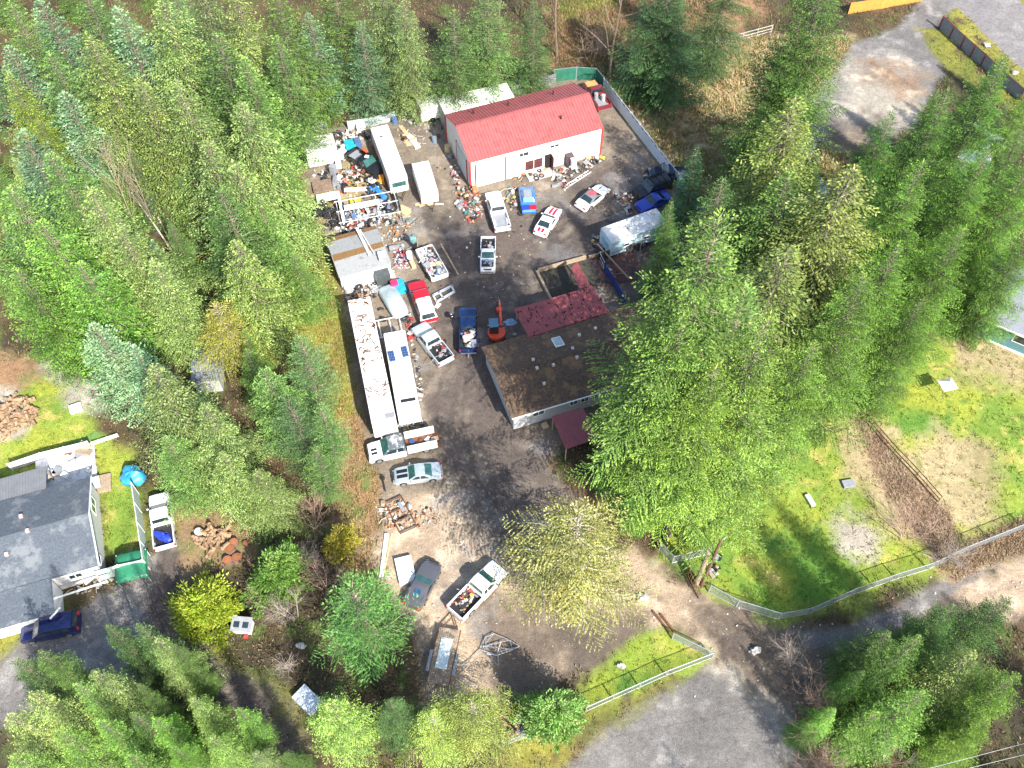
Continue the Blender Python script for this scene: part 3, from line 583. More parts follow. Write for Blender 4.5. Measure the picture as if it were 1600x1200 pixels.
# young firs between the big ones
rn=random.Random(8); FP=[[(-60,-60),(400,-60),(400,180),(385,420),(420,640),(330,700),(200,640),(120,540),(-60,520)],[(1180,330),(1330,300),(1560,120),(1640,200),(1620,420),(1500,470),(1300,600),(1200,560)]]
for gi,(P,n,lb,gr) in enumerate(((FP[0],80,'young fir low between the taller trees of the left wood','young firs low in the left wood'),(FP[1],30,'young fir low between the taller trees of the right wood','young firs low in the right wood'))):
    W_=pxpoly(P); xs_=[p[0] for p in W_]; ys_=[p[1] for p in W_]; k=0
    while k<n:
        x,y=rn.uniform(min(xs_),max(xs_)),rn.uniform(min(ys_),max(ys_))
        if inpoly_sd(np.array([x]),np.array([y]),W_)[0]<0: continue
        k+=1; h=rn.uniform(7,13); kd=rn.choice(('fir','hem','blue','fir')) if gi==0 else rn.choice(('fir','lush'))
        o=tree(kd,800,900,h,lb,1.15 if kd!='lush' else .9,rn.choice((L_,N_,(1.2,1.25,.9))),group=gr); o.location=(x,y,0)
# low growth
def scatter(name,n,region,fn,kind='stuff',seed=5,mat=LEAF):
    rs=np.random.RandomState(seed); V=[];T=[]
    P=pxpoly(region) ; A=np.array(P); x0,y0=A.min(0); x1,y1=A.max(0)
    X=rs.uniform(x0,x1,n);Y=rs.uniform(y0,y1,n); ok=inpoly_sd(X,Y,P)>0
    for x,y in zip(X[ok],Y[ok]):
        r=fn(x,y,rs)
        if r is not None: V.append(r[0]);T.append(r[1])
    if not V: return
    V=np.concatenate(V);T=np.concatenate(T); me=quads_mesh(name,V,T,mat); o=bpy.data.objects.new(name,me); COL.objects.link(o); tag(o,kind=kind); return o
def tuft(hmin,hmax,k,cols,wd=.05,spread=.25,skip=(1,2,4),usesoil=.6,lmax=9):
    def f(x,y,rs):
        c,ow=gsample(x,y)
        if ow in skip or sum(c)>lmax: return None
        kk=k; P=np.stack([x+rs.normal(0,spread*.4,kk),y+rs.normal(0,spread*.4,kk),np.zeros(kk)],1)
        D=nrm(np.stack([rs.normal(0,.55,kk),rs.normal(0,.55,kk),np.full(kk,.8)],1)); L=rs.uniform(hmin,hmax,kk)
        b=np.array(cols[rs.randint(len(cols))])*(1-usesoil)+c*usesoil
        return leaves(P,D,L,L*wd*2+.03,rs,.3),b*rs.uniform(.7,1.35,(kk,1))
    return f
ALL=[(-300,-80),(1900,-80),(1900,1260),(-300,1260)]
scatter('grass',60000,ALL,tuft(.10,.28,7,[(.14,.22,.03),(.24,.26,.05),(.38,.32,.15)],.12,.3,usesoil=.85),seed=3)
scatter('undergrowth',16000,ALL,tuft(.15,.5,22,[(.08,.13,.03),(.10,.16,.04),(.22,.15,.08),(.16,.17,.05),(.28,.18,.10)],.09,1.3,skip=(1,2,3,4),usesoil=.25,lmax=.30),seed=4)
scatter('dry_brush',5000,[(860,-40),(1100,-40),(1120,60),(960,120),(860,100)],tuft(.2,.7,14,[(.3,.18,.11),(.2,.13,.08),(.16,.18,.05)],.04,.8,usesoil=.3),seed=61)
scatter('dry_brush',5000,[(900,60),(1330,60),(1330,330),(1130,400),(1060,300),(940,150)],tuft(.3,.9,14,[(.5,.38,.2),(.35,.22,.12),(.2,.22,.06)],.05,.7,usesoil=.3),seed=6)
scatter('bramble_patch',2500,[(1325,630),(1350,640),(1420,740),(1480,800),(1520,870),(1470,890),(1430,830),(1380,760)],tuft(.15,.5,10,[(.42,.32,.23),(.34,.26,.18)],.02,.7,usesoil=.5),seed=7)
scatter('bracken',3500,[(430,190),(520,200),(560,380),(590,600),(620,760),(600,920),(540,900),(520,720),(505,560),(455,330)],tuft(.15,.5,16,[(.38,.24,.13),(.32,.26,.10),(.18,.24,.06)],.045,.8,usesoil=.4),seed=8)
scatter('leaf_litter',2500,[(1500,860),(1640,790),(1640,850),(1540,880),(1490,905)],tuft(.15,.5,12,[(.42,.30,.21),(.5,.37,.24)],.03,.7,usesoil=.4),seed=9)
# ================= buildings and fences =================
REDR=M('red_roof_metal',(.36,.095,.092),.5,.0,.12,1.0,bump=0,dirt=(.27,.075,.07),dirt_amt=.45,dscale=.9,spec=.4)
REDO=M('faded_red_roof_metal',(.28,.07,.07),.5,.0,.15,1.2,dirt=(.22,.06,.055),dirt_amt=.3,dscale=1.2)
SID=M('cream_siding',(.78,.75,.68),.6,0,.05,1.0,dirt=(.55,.50,.38),dirt_amt=.2,dscale=.7)
REDT=M('red_trim',(.45,.05,.05),.5,0,.1,2); WHT=G['white']
SHB=M('brown_shingles',(.10,.065,.042),.95,0,.55,5,bump=.6,dirt=(.20,.12,.06),dirt_amt=.5,dscale=.7)
SHG=M('grey_shingles',(.085,.10,.12),.9,0,.35,6,bump=.5,dirt=(.17,.185,.195),dirt_amt=.5,dscale=.35)
SHR=M('pale_grey_roofing',(.27,.28,.28),.9,0,.15,5,bump=.3,dirt=(.16,.15,.12),dirt_amt=.2,dscale=1.2)
NEED=M('needle_litter',(.17,.095,.035),.95,0,.5,7,bump=.8); GREYW=M('grey_siding',(.42,.43,.44),.7,0,.1,2); TEAL=M('teal_siding',(.10,.22,.24),.6,0,.1,2)
DKM=M('dark_grey_sheet',(.17,.175,.185),.55,0,.12,1.5)
WSTAIN=M('white_roof_dirty',(.76,.75,.72),.5,0,.06,1.5,dirt=(.35,.24,.16),dirt_amt=.12,dscale=1.4)
def ribs_on(mb,a,b,c,d,n,w=.05,h=.055,mi=0):
    """n raised ribs running from edge a-b to edge d-c"""
    a,b,c,d=map(Vector,(a,b,c,d)); up=(b-a).cross(d-a).normalized()
    if up.z<0: up=-up
    t=(b-a).normalized()*w/2
    for i in range(n):
        q=(i+.5)/n; p=a.lerp(b,q); r=d.lerp(c,q)
        mb.add([p-t,p+t,r+t,r-t,p-t*.5+up*h,p+t*.5+up*h,r+t*.5+up*h,r-t*.5+up*h],[(4,5,6,7),(0,1,5,4),(2,3,7,6),(1,2,6,5),(3,0,4,7)],mi)
def slab(mb,a,b,c,d,th=.06,mi=0):
    a,b,c,d=map(Vector,(a,b,c,d)); up=(b-a).cross(d-a).normalized()
    if up.z<0: up=-up
    D=up*th; mb.add([a-D,b-D,c-D,d-D,a,b,c,d],[(3,2,1,0),(4,5,6,7),(0,1,5,4),(1,2,6,5),(2,3,7,6),(3,0,4,7)],mi)
def gable(name,label,cat,org,rz,L,W,ev,rg,wall,roof,over=.25,ribs=0,sheets=0,parts=True):
    t=thing(name,(org[0],org[1],0),rz,label,cat)
    m=MB(); pr=[(0,0,0),(0,W,0),(0,W,ev-.05),(0,W/2,rg-.07),(0,0,ev-.05)]
    m.loft([pr,[(L,y,z) for x,y,z in pr]]); m.build('wall',wall,t)
    r=MB(); s=(rg-ev)/(W/2); o=over
    for sg in (0,1):
        y0=-o if sg==0 else W+o; z0=ev-s*o
        q=((-o,y0,z0),(L+o,y0,z0),(L+o,W/2,rg),(-o,W/2,rg))
        slab(r,*q,th=.05)
        if ribs: ribs_on(r,*q,n=ribs)
    if ribs: r.box((L/2,W/2,rg+.03),(L+2*o,.28,.05))
    r.build('roof',roof,t); return t
def opening(t,face,L,W,x,z,w,h,name='window',frame=WHT,pane=G['glass'],fw=.07,mull=0):
    """frame proud of the wall with a pane inside"""
    def P(u,v,d):
        return {'front':(u,-d,v),'back':(u,W+d,v),'left':(-d,u,v),'right':(L+d,u,v)}[face]
    f=MB(); sx=face in('front','back')
    def bar(u0,u1,v0,v1,d0,d1):
        a=P(u0,v0,d0);b=P(u1,v1,d1); c=[(a[i]+b[i])/2 for i in range(3)]; f.box(c,[abs(a[i]-b[i])+1e-4 for i in range(3)])
    bar(x,x+w,z,z+fw,0,.06);bar(x,x+w,z+h-fw,z+h,0,.06);bar(x,x+fw,z+fw,z+h-fw,0,.06);bar(x+w-fw,x+w,z+fw,z+h-fw,0,.06)
    for k in range(mull): u=x+w*(k+1)/(mull+1); bar(u-.03,u+.03,z+fw,z+h-fw,0,.055)
    fo=f.build(name,frame,t); f=MB(); bar(x+fw,x+w-fw,z+fw,z+h-fw,.002,.03); f.build('pane',pane,fo); return fo
def d2(a): return Vector((math.cos(a),math.sin(a)))
# ---- red-roofed shop ----
rz=R(20.8); SL,SW=17.2,9.1
t=gable('workshop','big cream metal workshop with a bright red ribbed roof and scrap along its front','building',(-5.0,84.25),rz,SL,SW,4.3,6.05,SID,REDR,.12,ribs=44)
m=MB()
for i in range(34):
    x=.25+i*.5
    if .55<x<4.6 or 6.7<x<10.5: continue
    m.box((x,-.012,2.05),(.05,.025,4.05))
t.children[0].data.name='wall'; sr=m.build('siding_rib',SID,t); sr['kind']='stuff'
for x,y in ((-.03,-.03),(SL+.03,-.03),(-.03,SW+.03),(SL+.03,SW+.03)): MB().box((x,y,2.1),(.2,.2,4.2)).build('corner_trim',REDT,t)
m=MB(); m.box((2.55,-.05,1.85),(3.7,.06,3.5))
for k in range(8): m.box((2.55,-.085,.25+k*.45),(3.7,.02,.03))
d=m.build('garage_door',WHT,t); m=MB()
for x in (.62,4.48): m.box((x,-.06,1.85),(.1,.1,3.7))
m.build('door_track',G['blk'],d)
m=MB(); m.box((5.5,-.04,1.9),(1.7,.04,3.6)); m.build('beige_panel',M('beige_siding',(.55,.50,.38),.7,0,.2,1.5),t)
opening(t,'front',SL,SW,6.05,3.0,1.5,.65,frame=WHT,mull=1); opening(t,'front',SL,SW,10.3,3.15,1.2,.5,frame=WHT,mull=1)
opening(t,'front',SL,SW,7.0,.55,2.4,1.6,frame=WHT,mull=1,pane=M('maroon_curtain',(.10,.03,.03),.6,0,.6,2))
m=MB(); m.box((10.05,-.02,1.15),(.8,.05,2.3)); m.build('doorway',M('dark_interior',(.015,.013,.012),.9),t)
m=MB(); m.box((10.5,-.42,1.15),(.05,.85,2.25)); m.build('open_door',M('maroon_door',(.16,.035,.035),.5),t)
m=MB(); m.box((8.9,-.75,.08),(3.6,1.4,.16)); m.build('step_slab',G['conc'],t)
m=MB(); m.box((-.06,3.1,1.75),(.06,3.6,3.3)); m.build('side_door',M('pale_steel_door',(.55,.60,.62),.5,0,.1,2),t)
m=MB()
for y in (1.2,5.0): m.box((-.07,y,1.8),(.1,.12,3.6))
m.build('side_door_frame',REDT,t)
m=MB()
for x,y,z in ((3,7.2,5.35),(7.5,7,5.4),(13.5,7,5.4),(12.6,2.3,5.45)): m.cyl((x,y,z),.09,.55,8)
m.build('vent_pipe',G['blk'],t)
# ---- white flat store behind the shop ----
t=thing('storage_container',(-8.4,94.3,0),R(20),'long white flat-roofed container standing behind the red-roofed workshop','container')
MB().box((4.7,1.7,1.5),(9.4,3.4,3.0)).build('body',WSTAIN,t,bevel=.04); MB().box((1.8,1.7,3.2),(.12,.12,.5)).build('vent_pipe',G['blk'],t)
m=MB(); m.box((-.04,1.7,1.45),(.06,2.6,2.5)); m.build('end_door',G['greyp'],t)
t=thing('small_trailer',(-11.9,96.0,0),R(20),'small white-topped trailer with a brown end, left of the long white container','trailer')
MB().box((1.7,1.1,1.4),(2.9,2.2,2.0)).build('body',WSTAIN,t,bevel=.05); m=MB(); slab(m,(-.4,0,1.6),(.24,0,2.42),(.24,2.2,2.42),(-.4,2.2,1.6)); m.build('brown_end',M('brown_panel',(.16,.10,.08),.7),t)
m=MB()
for y in (.0,2.2): m.cyl((1.7,y,.36),.36,.2,14,'y')
m.build('wheel',G['tyre'],t)
# ---- brown shingle house ----
HL,HW=19.0,8.7
t=gable('house','brown shingled house with needle-strewn roof beside the dark drive, half under big firs','house',(0.15,49.6),R(19.5),HL,HW,2.75,3.75,GREYW,SHB,.35)
for x,y,z in ((3.9,5.0,3.62),(3.9,3.9,3.6),(8.2,5.0,3.62),(8.2,3.8,3.6),(13,5,3.62),(4.0,2.1,3.25),(5.6,3.7,3.6),(11.6,7.0,3.1),(9.6,6.6,3.3)):
    MB().box((x,y,z+.12),(.28,.28,.28)).build('roof_vent',M('pale_vent',(.55,.47,.42),.6),t)
m=MB(); m.box((7.2,6.55,3.36),(1.0,1.4,.14),rx=-.22); f=m.build('skylight',WHT,t); MB().box((7.2,6.55,3.44),(.84,1.2,.03),rx=-.22).build('pane',M('skylight_glass',(.35,.42,.42),.15),f)
for x,w_ in ((2.0,1.3),(6.0,.9),(7.2,.9),(8.3,.9),(9.5,1.2)): opening(t,'front',HL,HW,x,1.3,w_,.95,frame=WHT,pane=G['tglass'],mull=1)
m=MB(); ribs_on(m,(.2,HW/2,3.77),(HL,HW/2,3.77),(HL,HW/2+.01,3.77),(.2,HW/2+.01,3.77),1)
for k in range(60): m.box((.2+k*.31,HW/2,3.79),(.14,.4,.05))
m.build('ridge_cap',M('ridge_shingle',(.10,.065,.045),.9),t)
m=MB(); m.box((HL/2,-.38,2.62),(HL+.6,.09,.12)); m.build('gutter',WHT,t)
# porch roofs: ribbed red sheets on posts
def sheetroof(name,label,pts,zs,n,mat=REDO,cat='roof',posts=True,floor=None):
    P=[at(p[0],p[1],z) for p,z in zip(pts,zs)]; o=P[0].copy(); o.z=0
    t=thing(name,o,0,label,cat); P=[p-o for p in P]
    m=MB(); slab(m,*P,th=.05); ribs_on(m,*P,n=n,w=.06,h=.04); m.build('roof_sheet',mat,t)
    if posts:
        c=sum(P,Vector())/4
        for p in P: q=p.lerp(c,.06); MB().box((q.x,q.y,q.z/2-.03),(.11,.11,q.z-.06)).build('post',G['wood'],t)
    return t
cpt=sheetroof('carport','large faded red metal canopy with fir debris, along the back of the brown house',[(826,527),(952,487),(925,447),(803,483)],[2.9,2.9,3.2,3.2],34)
m=MB(); rq=random.Random(3)
for i in range(90):
    u_,v_=rq.random(),rq.random()**1.0; a_=at(826,527,2.9).lerp(at(952,487,2.9),u_); b_=at(803,483,3.2).lerp(at(925,447,3.2),u_); q_=a_.lerp(b_,v_)-cpt.location; s_=rq.uniform(.05,.2); m.box((q_.x,q_.y,q_.z+.05),(s_*rq.uniform(1,2.5),s_*.6,.04),rz=rq.random()*3)
m.build('fir_litter',M('dark_litter',(.03,.02,.015),.95),cpt)['kind']='stuff'
sheetroof('lean_to_roof','narrow red ribbed roof strip sticking out behind the large faded red canopy',[(906,451),(922,446),(902,409),(892,419)],[2.9,2.9,2.5,2.5],5)
t=sheetroof('porch_roof','small red porch roof half under the firs at the front of the brown house',[(884,702),(936,684),(911,637),(862,650)],[2.4,2.4,2.5,2.5],13)
# ---- grey roofed shed ----
t=gable('shed','low white shed with a pale grey roof striped by two brown bands of fallen needles','shed',(-19.0,67.9),R(20.6),5.75,6.0,2.45,2.85,WHT,SHR,.12)
m=MB(); s=(2.85-2.45)/3.0
slab(m,(-.05,2.1,2.45+s*2.1+.03),(5.8,2.3,2.45+s*2.3+.03),(5.8,3.0,2.88),(-.05,3.0,2.88),th=.02); slab(m,(-.05,5.3,2.45+s*.7+.03),(5.8,5.5,2.45+s*.5+.03),(5.8,6.08,2.47),(-.05,6.08,2.47),th=.02)
m.build('needle_band',NEED,t)
m=MB(); m.box((4.6,-.5,1.0),(1.6,.9,1.9),rx=.15); m.build('awning_panel',M('dark_tinted_panel',(.08,.09,.09),.3),t)
m=MB(); m.box((3.75,3.7,2.98),(.32,4.6,.14),rz=.06); m.box((4.15,3.5,3.02),(.1,4.2,.06),rz=.12); bm_=m.build('roof_beam',M('pale_board',(.60,.55,.54),.7),t)
o=single('roof_box',MB().box((0,0,.15),(.8,.7,.4)).box((-.2,-.5,.12),(.35,.5,.3)),WHT,(*at(596,398,3).xy,2.9),R(15),'white box lying at the lower end of the pale beam on the grey shed roof','box',bevel=.03)
# ---- long white semi trailer ----
def box_trailer(name,label,org,rz,L,W,z0,z1,mat,wheels,cat='trailer',bev=.05,tongue=True,rmat=None):
    t=thing(name,(org[0],org[1],0),rz,label,cat)
    MB().box((L/2,W/2,(z0+z1)/2),(L,W,z1-z0)).build('body',mat,t,bevel=bev,seg=3)
    if rmat: MB().box((L/2,W/2,z1+.012),(L-.16,W-.16,.03)).build('roof',rmat,t,bevel=.01)
    for x in wheels:
        for y in (.12,W-.12):
            w_=MB().cyl((x,y,.42),.42,.24,16,'y').build('wheel',G['tyre'],t); MB().cyl((x,y+(.03 if y>1 else -.03),.42),.22,.22,10,'y').build('rim',G['rim'],w_)
    if tongue:
        m=MB(); m.tube([(-.02,W*.2,.5),(-1.1,W/2,.5)],.05,5); m.tube([(-.02,W*.8,.5),(-1.1,W/2,.5)],.05,5); m.cyl((-1.0,W/2,.3),.05,.6,6); m.build('hitch',G['blk'],t)
    return t
t=box_trailer('semi_trailer','very long white semi trailer with leaf-strewn roof along the left edge of the yard',(-11.3,48.55),R(104.1),15.7,2.4,1.0,4.0,WHT,(2.2,3.3),tongue=False,rmat=WSTAIN)
rn=random.Random(4); m=MB()
for i in range(190):
    x=15.6*rn.random()**.7; y=rn.uniform(.1,2.25)
    if rn.random()<.72: x=rn.choice((15.2,13,11.7,10,8.6,8.3,7.3,3.6))+rn.gauss(0,.35)
    x=min(max(x,.2),15.5)
    a=rn.random()*3; s_=rn.uniform(.06,.28); m.box((x,y,4.045),(s_*rn.uniform(1,2.4),s_*.5,.03),rz=a)
ll_=m.build('leaf_litter',M('brown_leaves',(.20,.12,.075),.95,0,.5,6),t); ll_['kind']='stuff'
m=MB(); m.box((.25,.5,4.08),(.5,.9,.1)); m.build('roof_grille',G['greyp'],t)
for x in (4.0,8.4,12.8): MB().box((x,1.22,4.04),(.05,2.4,.03)).build('roof_seam',G['steel'],t)
m=MB(); m.box((12,.5,.55),(.15,.15,1.0)); m.box((12,1.9,.55),(.15,.15,1.0)); m.build('landing_leg',G['steel'],t)
# ---- campers ----
CW=M('camper_white',(.80,.80,.79),.35,0,.04,1.2); PV=M('solar_cells',(.02,.06,.17),.2,0,.6,9)
t=box_trailer('travel_trailer','white travel trailer with two blue solar panels on its roof, beside the very long trailer',(-9.1,50.15),R(102.2),10.2,2.3,.55,3.0,CW,(4.3,5.2),bev=.16)
for x,y in ((6.95,1.85),(7.25,.45)):
    f=MB().box((x,y,3.08),(1.35,.62,.05),rz=R(3)).build('solar_panel',PV,t)
    m=MB(); [m.box((x-.6+k*.3,y,3.108),(.012,.6,.006)) for k in range(5)]; [m.box((x,y-.2+k*.2,3.108),(1.3,.012,.006)) for k in range(3)]; m.build('cell_line',G['steel'],f)
MB().box((3.4,1.15,3.1),(.85,.7,.2)).build('air_conditioner',CW,t,bevel=.06); MB().box((1.25,1.0,3.03),(.35,1.5,.06)).build('roof_vent',G['blk'],t)
for x,y in ((9.3,1.1),(8.8,1.6),(5.4,.6)): MB().cyl((x,y,3.05),.09,.12,8).build('vent_pipe',G['greyp'],t)
for x in (2.0,4.5,8.5): opening(t,'front',10.9,2.3,x,1.5,.9,.55,frame=G['blk'])
t=box_trailer('travel_trailer','long plain white camper parked left of the boarded gap beside the red-roofed workshop',(-12.5,83.4),R(108.3),9.7,2.25,.55,3.0,CW,(4.3,5.2),bev=.14)
MB().box((1.3,1.1,3.03),(.75,.75,.05)).build('roof_hatch',CW,t,bevel=.02); MB().box((7.6,1.3,3.05),(.12,.35,.1)).build('roof_vent',G['blk'],t); MB().box((5.3,.9,3.05),(.08,.08,.1)).build('vent_pipe',G['blk'],t)
MB().box((-.02,1.12,1.9),(.05,1.7,.7)).build('front_window',G['tglass'],t)
t=box_trailer('cargo_trailer','small boxy cargo trailer with a crinkled pale blue-grey roof near the workshop',(-8.8,81.6),R(105),5.4,2.1,.5,2.25,WHT,(2.5,),bev=.05,rmat=M('crinkled_roof',(.50,.58,.56),.35,.2,.25,1.4,bump=.8,dirt=(.70,.72,.70),dirt_amt=.6,dscale=.9))
BLU=M('pale_blue_siding',(.50,.66,.72),.5,0,.08,1.5)
t=box_trailer('camper','pale blue and white camper with leaf-strewn roof, half under the firs right of the yard',(11.3,72.6),R(25.5),7.4,2.7,.5,2.75,BLU,(3.6,4.5),bev=.09,rmat=M('camper_roof',(.66,.66,.62),.6,0,.1,1.5,dirt=(.28,.12,.09),dirt_amt=.22,dscale=1.3),tongue=True)
MB().box((3.7,-.015,1.05),(7.3,.02,.1)).build('stripe',M('blue_stripe',(.05,.16,.30),.5),t); opening(t,'front',7.4,2.7,1.6,1.4,.8,.5,frame=WHT); opening(t,'front',7.4,2.7,4.2,1.4,.8,.5,frame=WHT)
MB().box((1.6,1.6,2.86),(.45,.45,.12)).build('roof_hatch',WHT,t,bevel=.03); MB().cyl((5.2,1.5,2.85),.65,.12,20).build('roof_dome',WHT,t)
MB().box((-.02,1.35,1.6),(.04,1.6,.8)).build('front_panel',M('mid_blue_panel',(.28,.47,.56),.5),t)
# white flat hut, left corner of yard
t=box_trailer('white_hut','low white flat-topped hut with junk on its roof at the yard corner',(-25.3,87.9),R(16),3.8,3.4,.05,1.9,WHT,(),bev=.03,cat='hut',tongue=False)
# ---- lower left house ----
B=at(148,880,3.0).xy; hd=R(18.5); O=B-d2(hd)*20
t=gable('house','grey shingled house at the left edge with a pale gable wall and white trim','house',(O.x,O.y),hd,20,8.9,3.0,4.35,M('pale_siding',(.62,.63,.62),.6,0,.05,2),SHG,.3)
m=MB()
for sgn in (0,1):
    y0=-.32 if sgn==0 else 9.22; m.tube([(20.32,y0,2.93),(20.32,4.45,4.38)],.07,4)
m.build('barge_board',WHT,t)
opening(t,'right',20,8.9,5.7,1.5,1.7,1.2,pane=G['tglass'],mull=1); opening(t,'right',20,8.9,.5,1.3,1.0,1.2,pane=G['tglass'],mull=0)
m=MB(); slab(m,(-1,-3.4,2.55),(16.2,-3.4,2.55),(16.2,-.2,3.02),(-1,-.2,3.02),th=.07); m.build('porch_roof',SHG,t)
m=MB(); m.box((7.6,-1.6,1.2),(17.0,2.8,2.4)); m.build('porch_wall',WHT,t); opening(t,'front',20,8.9,17.3,1.4,1.2,.8,mull=1)
for x,y in ((14.3,6.3),(15.0,4.3),(13.0,2.8),(8.6,6.6),(9.6,3.6)):
    z=3.0+1.35*(1-abs(y-4.45)/4.45); MB().box((x,y,z+.12),(.3,.3,.3)).build('roof_vent',M('pink_vent',(.55,.42,.38),.6),t)
m=MB(); m.box((16.2,-3.35,2.4),(1.2,.12,.12),rz=.7); m.box((18.3,-1.9,2.45),(5,.12,.12),rz=0.04); m.build('rail',WHT,t)
sheetroof('patio_roof','dark grey ribbed patio roof with a white edge above the grey shingled house',[(72,778),(-60,817),(-60,752),(72,728)][::-1] if False else [(-60,817),(72,777),(72,728),(-60,765)],[2.9,2.9,2.7,2.7],30,mat=DKM)
t=thing('patio_deck',(*at(105,735).xy,0),R(19),'cluttered white patio deck behind the grey shingled house','deck')
MB().box((0,0,.15),(5.6,4.6,.3)).build('floor',M('white_deck',(.72,.72,.70),.6,0,.1,1.5,dirt=(.4,.38,.36),dirt_amt=.3,dscale=.6),t)
for k in range(7): MB().box((-2.2+k*.72,rn.uniform(-1.6,1.6),.5),(rn.uniform(.4,1.2),rn.uniform(.3,.8),.4),rz=rn.random()).build('bench_box',(WHT,G['conc'],G['greyp'])[k%3],t)
MB().box((0,-2.9,.9),(6.4,1.2,.06),rx=.2).build('pale_awning',M('pale_blue_sheet',(.48,.55,.58),.5),t)
# ---- right edge house ----
t=gable('house','teal-walled house with a grey roof at the right edge of the photo','house',tuple(at(1522,489,3).xy),R(-32),16,9,3.0,4.0,TEAL,M('light_grey_shingles',(.21,.22,.26),.9,0,.15,5,bump=.3),.3)
opening(t,'front',16,9,4.6,1.4,1.6,1.1,mull=0); MB().box((8,-.33,2.9),(16.6,.1,.16)).build('gutter',WHT,t); MB().box((8,-.06,.12),(16.1,.1,.22)).build('base_trim',WHT,t)
def simple_roof(label,px,py,L,W,h,rz,roof,cat='shed'):
    p=at(px,py,h); o=p.xy-d2(rz)*L/2-d2(rz+math.pi/2)*W/2
    return gable('outbuilding',label,cat,tuple(o),rz,L,W,h,h+.35,GREYW,roof,.15)
simple_roof('small pale blue roofed shed glimpsed between firs below the gravel lot',1272,296,3.4,2.6,2.2,R(30),M('pale_blue_roof',(.52,.60,.66),.5))
simple_roof('pale roofed shed between the firs at the upper right, near the right edge',1537,212,4.6,3.2,2.4,R(-60),M('pale_roof2',(.58,.66,.70),.5))
simple_roof('low pale roofed lean-to below the shed near the upper right edge',1522,245,3.6,2.4,2.0,R(-20),M('pale_roof3',(.55,.62,.68),.5))
simple_roof('small hidden shed with a mottled dark roof beside the golden-leaved tree',322,566,2.6,4.6,2.2,R(8),M('mottled_roof',(.16,.18,.21),.8,0,.6,4))
# white garden canopy
t=thing('garden_canopy',(*at(1470,617).xy,0),R(15),'small white square canopy standing alone on the bright lawn','canopy')
m=MB(); m.add([(-.8,-.7,1.9),(.8,-.7,1.9),(.8,.7,1.9),(-.8,.7,1.9),(0,0,2.4)],[(0,1,4),(1,2,4),(2,3,4),(3,0,4),(3,2,1,0)]); m.build('canopy_top',WHT,t)
for x,y in ((-.72,-.62),(.72,-.62),(.72,.62),(-.72,.62)): MB().box((x,y,.95),(.05,.05,1.9)).build('leg',G['steel'],t)
# ---- fences ----
FW=M('pale_blue_fence',(.56,.63,.68),.6,0,.06,2,dirt=(.42,.48,.50),dirt_amt=.15); FG=M('green_screen',(.02,.14,.09),.7,0,.25,1.5); FT=M('pale_green_fence',(.50,.62,.56),.6,0,.08,2); FO=M('orange_boards',(.62,.28,.06),.6,0,.15,2); FGW=M('grey_boards',(.40,.37,.33),.85,0,.3,3,bump=.3); FWW=M('white_boards',(.72,.70,.66),.6,0,.1,2)
COR=M('corrugated_galv',(.50,.56,.60),.4,.2,.3,1.5,dirt=(.30,.30,.30),dirt_amt=.3)
def fence(name,label,pts,h,mat,style='panel',post=None,step=2.4,pr=.05,cat='fence',postmat=None):
    P=[at(x,y) for x,y in pts]; o=P[0].copy(); t=thing(name,o,0,label,cat); P=[p-o for p in P]; np_=0
    pm=MB(); rail=MB(); posts=[]
    for a,b in zip(P[:-1],P[1:]):
        d=b-a; L=d.length; az=math.atan2(d.y,d.x); n=max(1,round(L/step)); nx=Vector((-math.sin(az),math.cos(az),0))
        for i in range(n):
            p=a.lerp(b,i/n); q=a.lerp(b,(i+1)/n); c=(p+q)/2; posts.append(p)
            if style=='panel':
                pm.box((c.x,c.y,h/2+.06),((q-p).length-.03,.035,h-.1),rz=az)
                k=int((q-p).length/.3)
                for j in range(k): w_=p.lerp(q,(j+.5)/k)+nx*.03; pm.box((w_.x,w_.y,h/2+.06),(.05,.03,h-.12),rz=az)
                for j in range(2): w_=p.lerp(q,.3+.4*j); pm.box((w_.x,w_.y,h-.22),(.55,.075,.09),rz=az,mi=1)
            elif style=='boards':
                k=int((q-p).length/.16)
                for j in range(k): w_=p.lerp(q,(j+.5)/k); pm.box((w_.x,w_.y,h/2),(.14,.025,h*(.96+.04*((j*7)%5)/4)),rz=az)
                for zz in (h*.2,h*.8): rail.box((c.x+nx.x*.04,c.y+nx.y*.04,zz),((q-p).length,.04,.09),rz=az)
            elif style=='sheet':
                pm.box((c.x,c.y,h/2),((q-p).length,.03,h-.06),rz=az)
                for zz in (h*.98,): rail.box((c.x,c.y,zz),((q-p).length,.06,.05),rz=az)
            elif style=='link':
                k=max(2,int((q-p).length/.17)); e=(q-p)/k
                for j in range(-2,k+1):
                    for sg in (0,1):
                        x0=max(0,j); x1=min(k,j+4); 
                        if x1<=x0: continue
                        f0=(x0-j)/4;f1=(x1-j)/4; z0,z1=(f0,f1) if sg else (1-f0,1-f1)
                        u=p+e*x0;v=p+e*x1; pm.tube([(u.x,u.y,.05+z0*(h-.1)),(v.x,v.y,.05+z1*(h-.1))],.012,3,cap=False)
                rail.tube([(p.x,p.y,h),(q.x,q.y,h)],.035,5); rail.tube([(p.x,p.y,.08),(q.x,q.y,.08)],.02,4)
            elif style=='rails':
                for zz in (h*.98,h*.5,h*.1): rail.box((c.x,c.y,zz),((q-p).length,.05,.1),rz=az)
    posts.append(P[-1])
    if pm.v: pm.build('mesh' if style=='link' else 'panel',[mat,G['blk']] if style=='panel' else mat,t)
    if rail.v: rail.build('rail',postmat or (G['steel'] if style=='link' else mat),t)
    for p in posts[:100]: MB().box((p.x,p.y,(h+.06)/2),(pr*2,pr*2,h+.06)).build('post',postmat or (G['steel'] if style=='link' else mat),t)
    return t
fence('panel_fence','long pale blue-white panel fence down the right side of the yard',[(942,141),(1058,292),(1100,345)],2.0,FW)
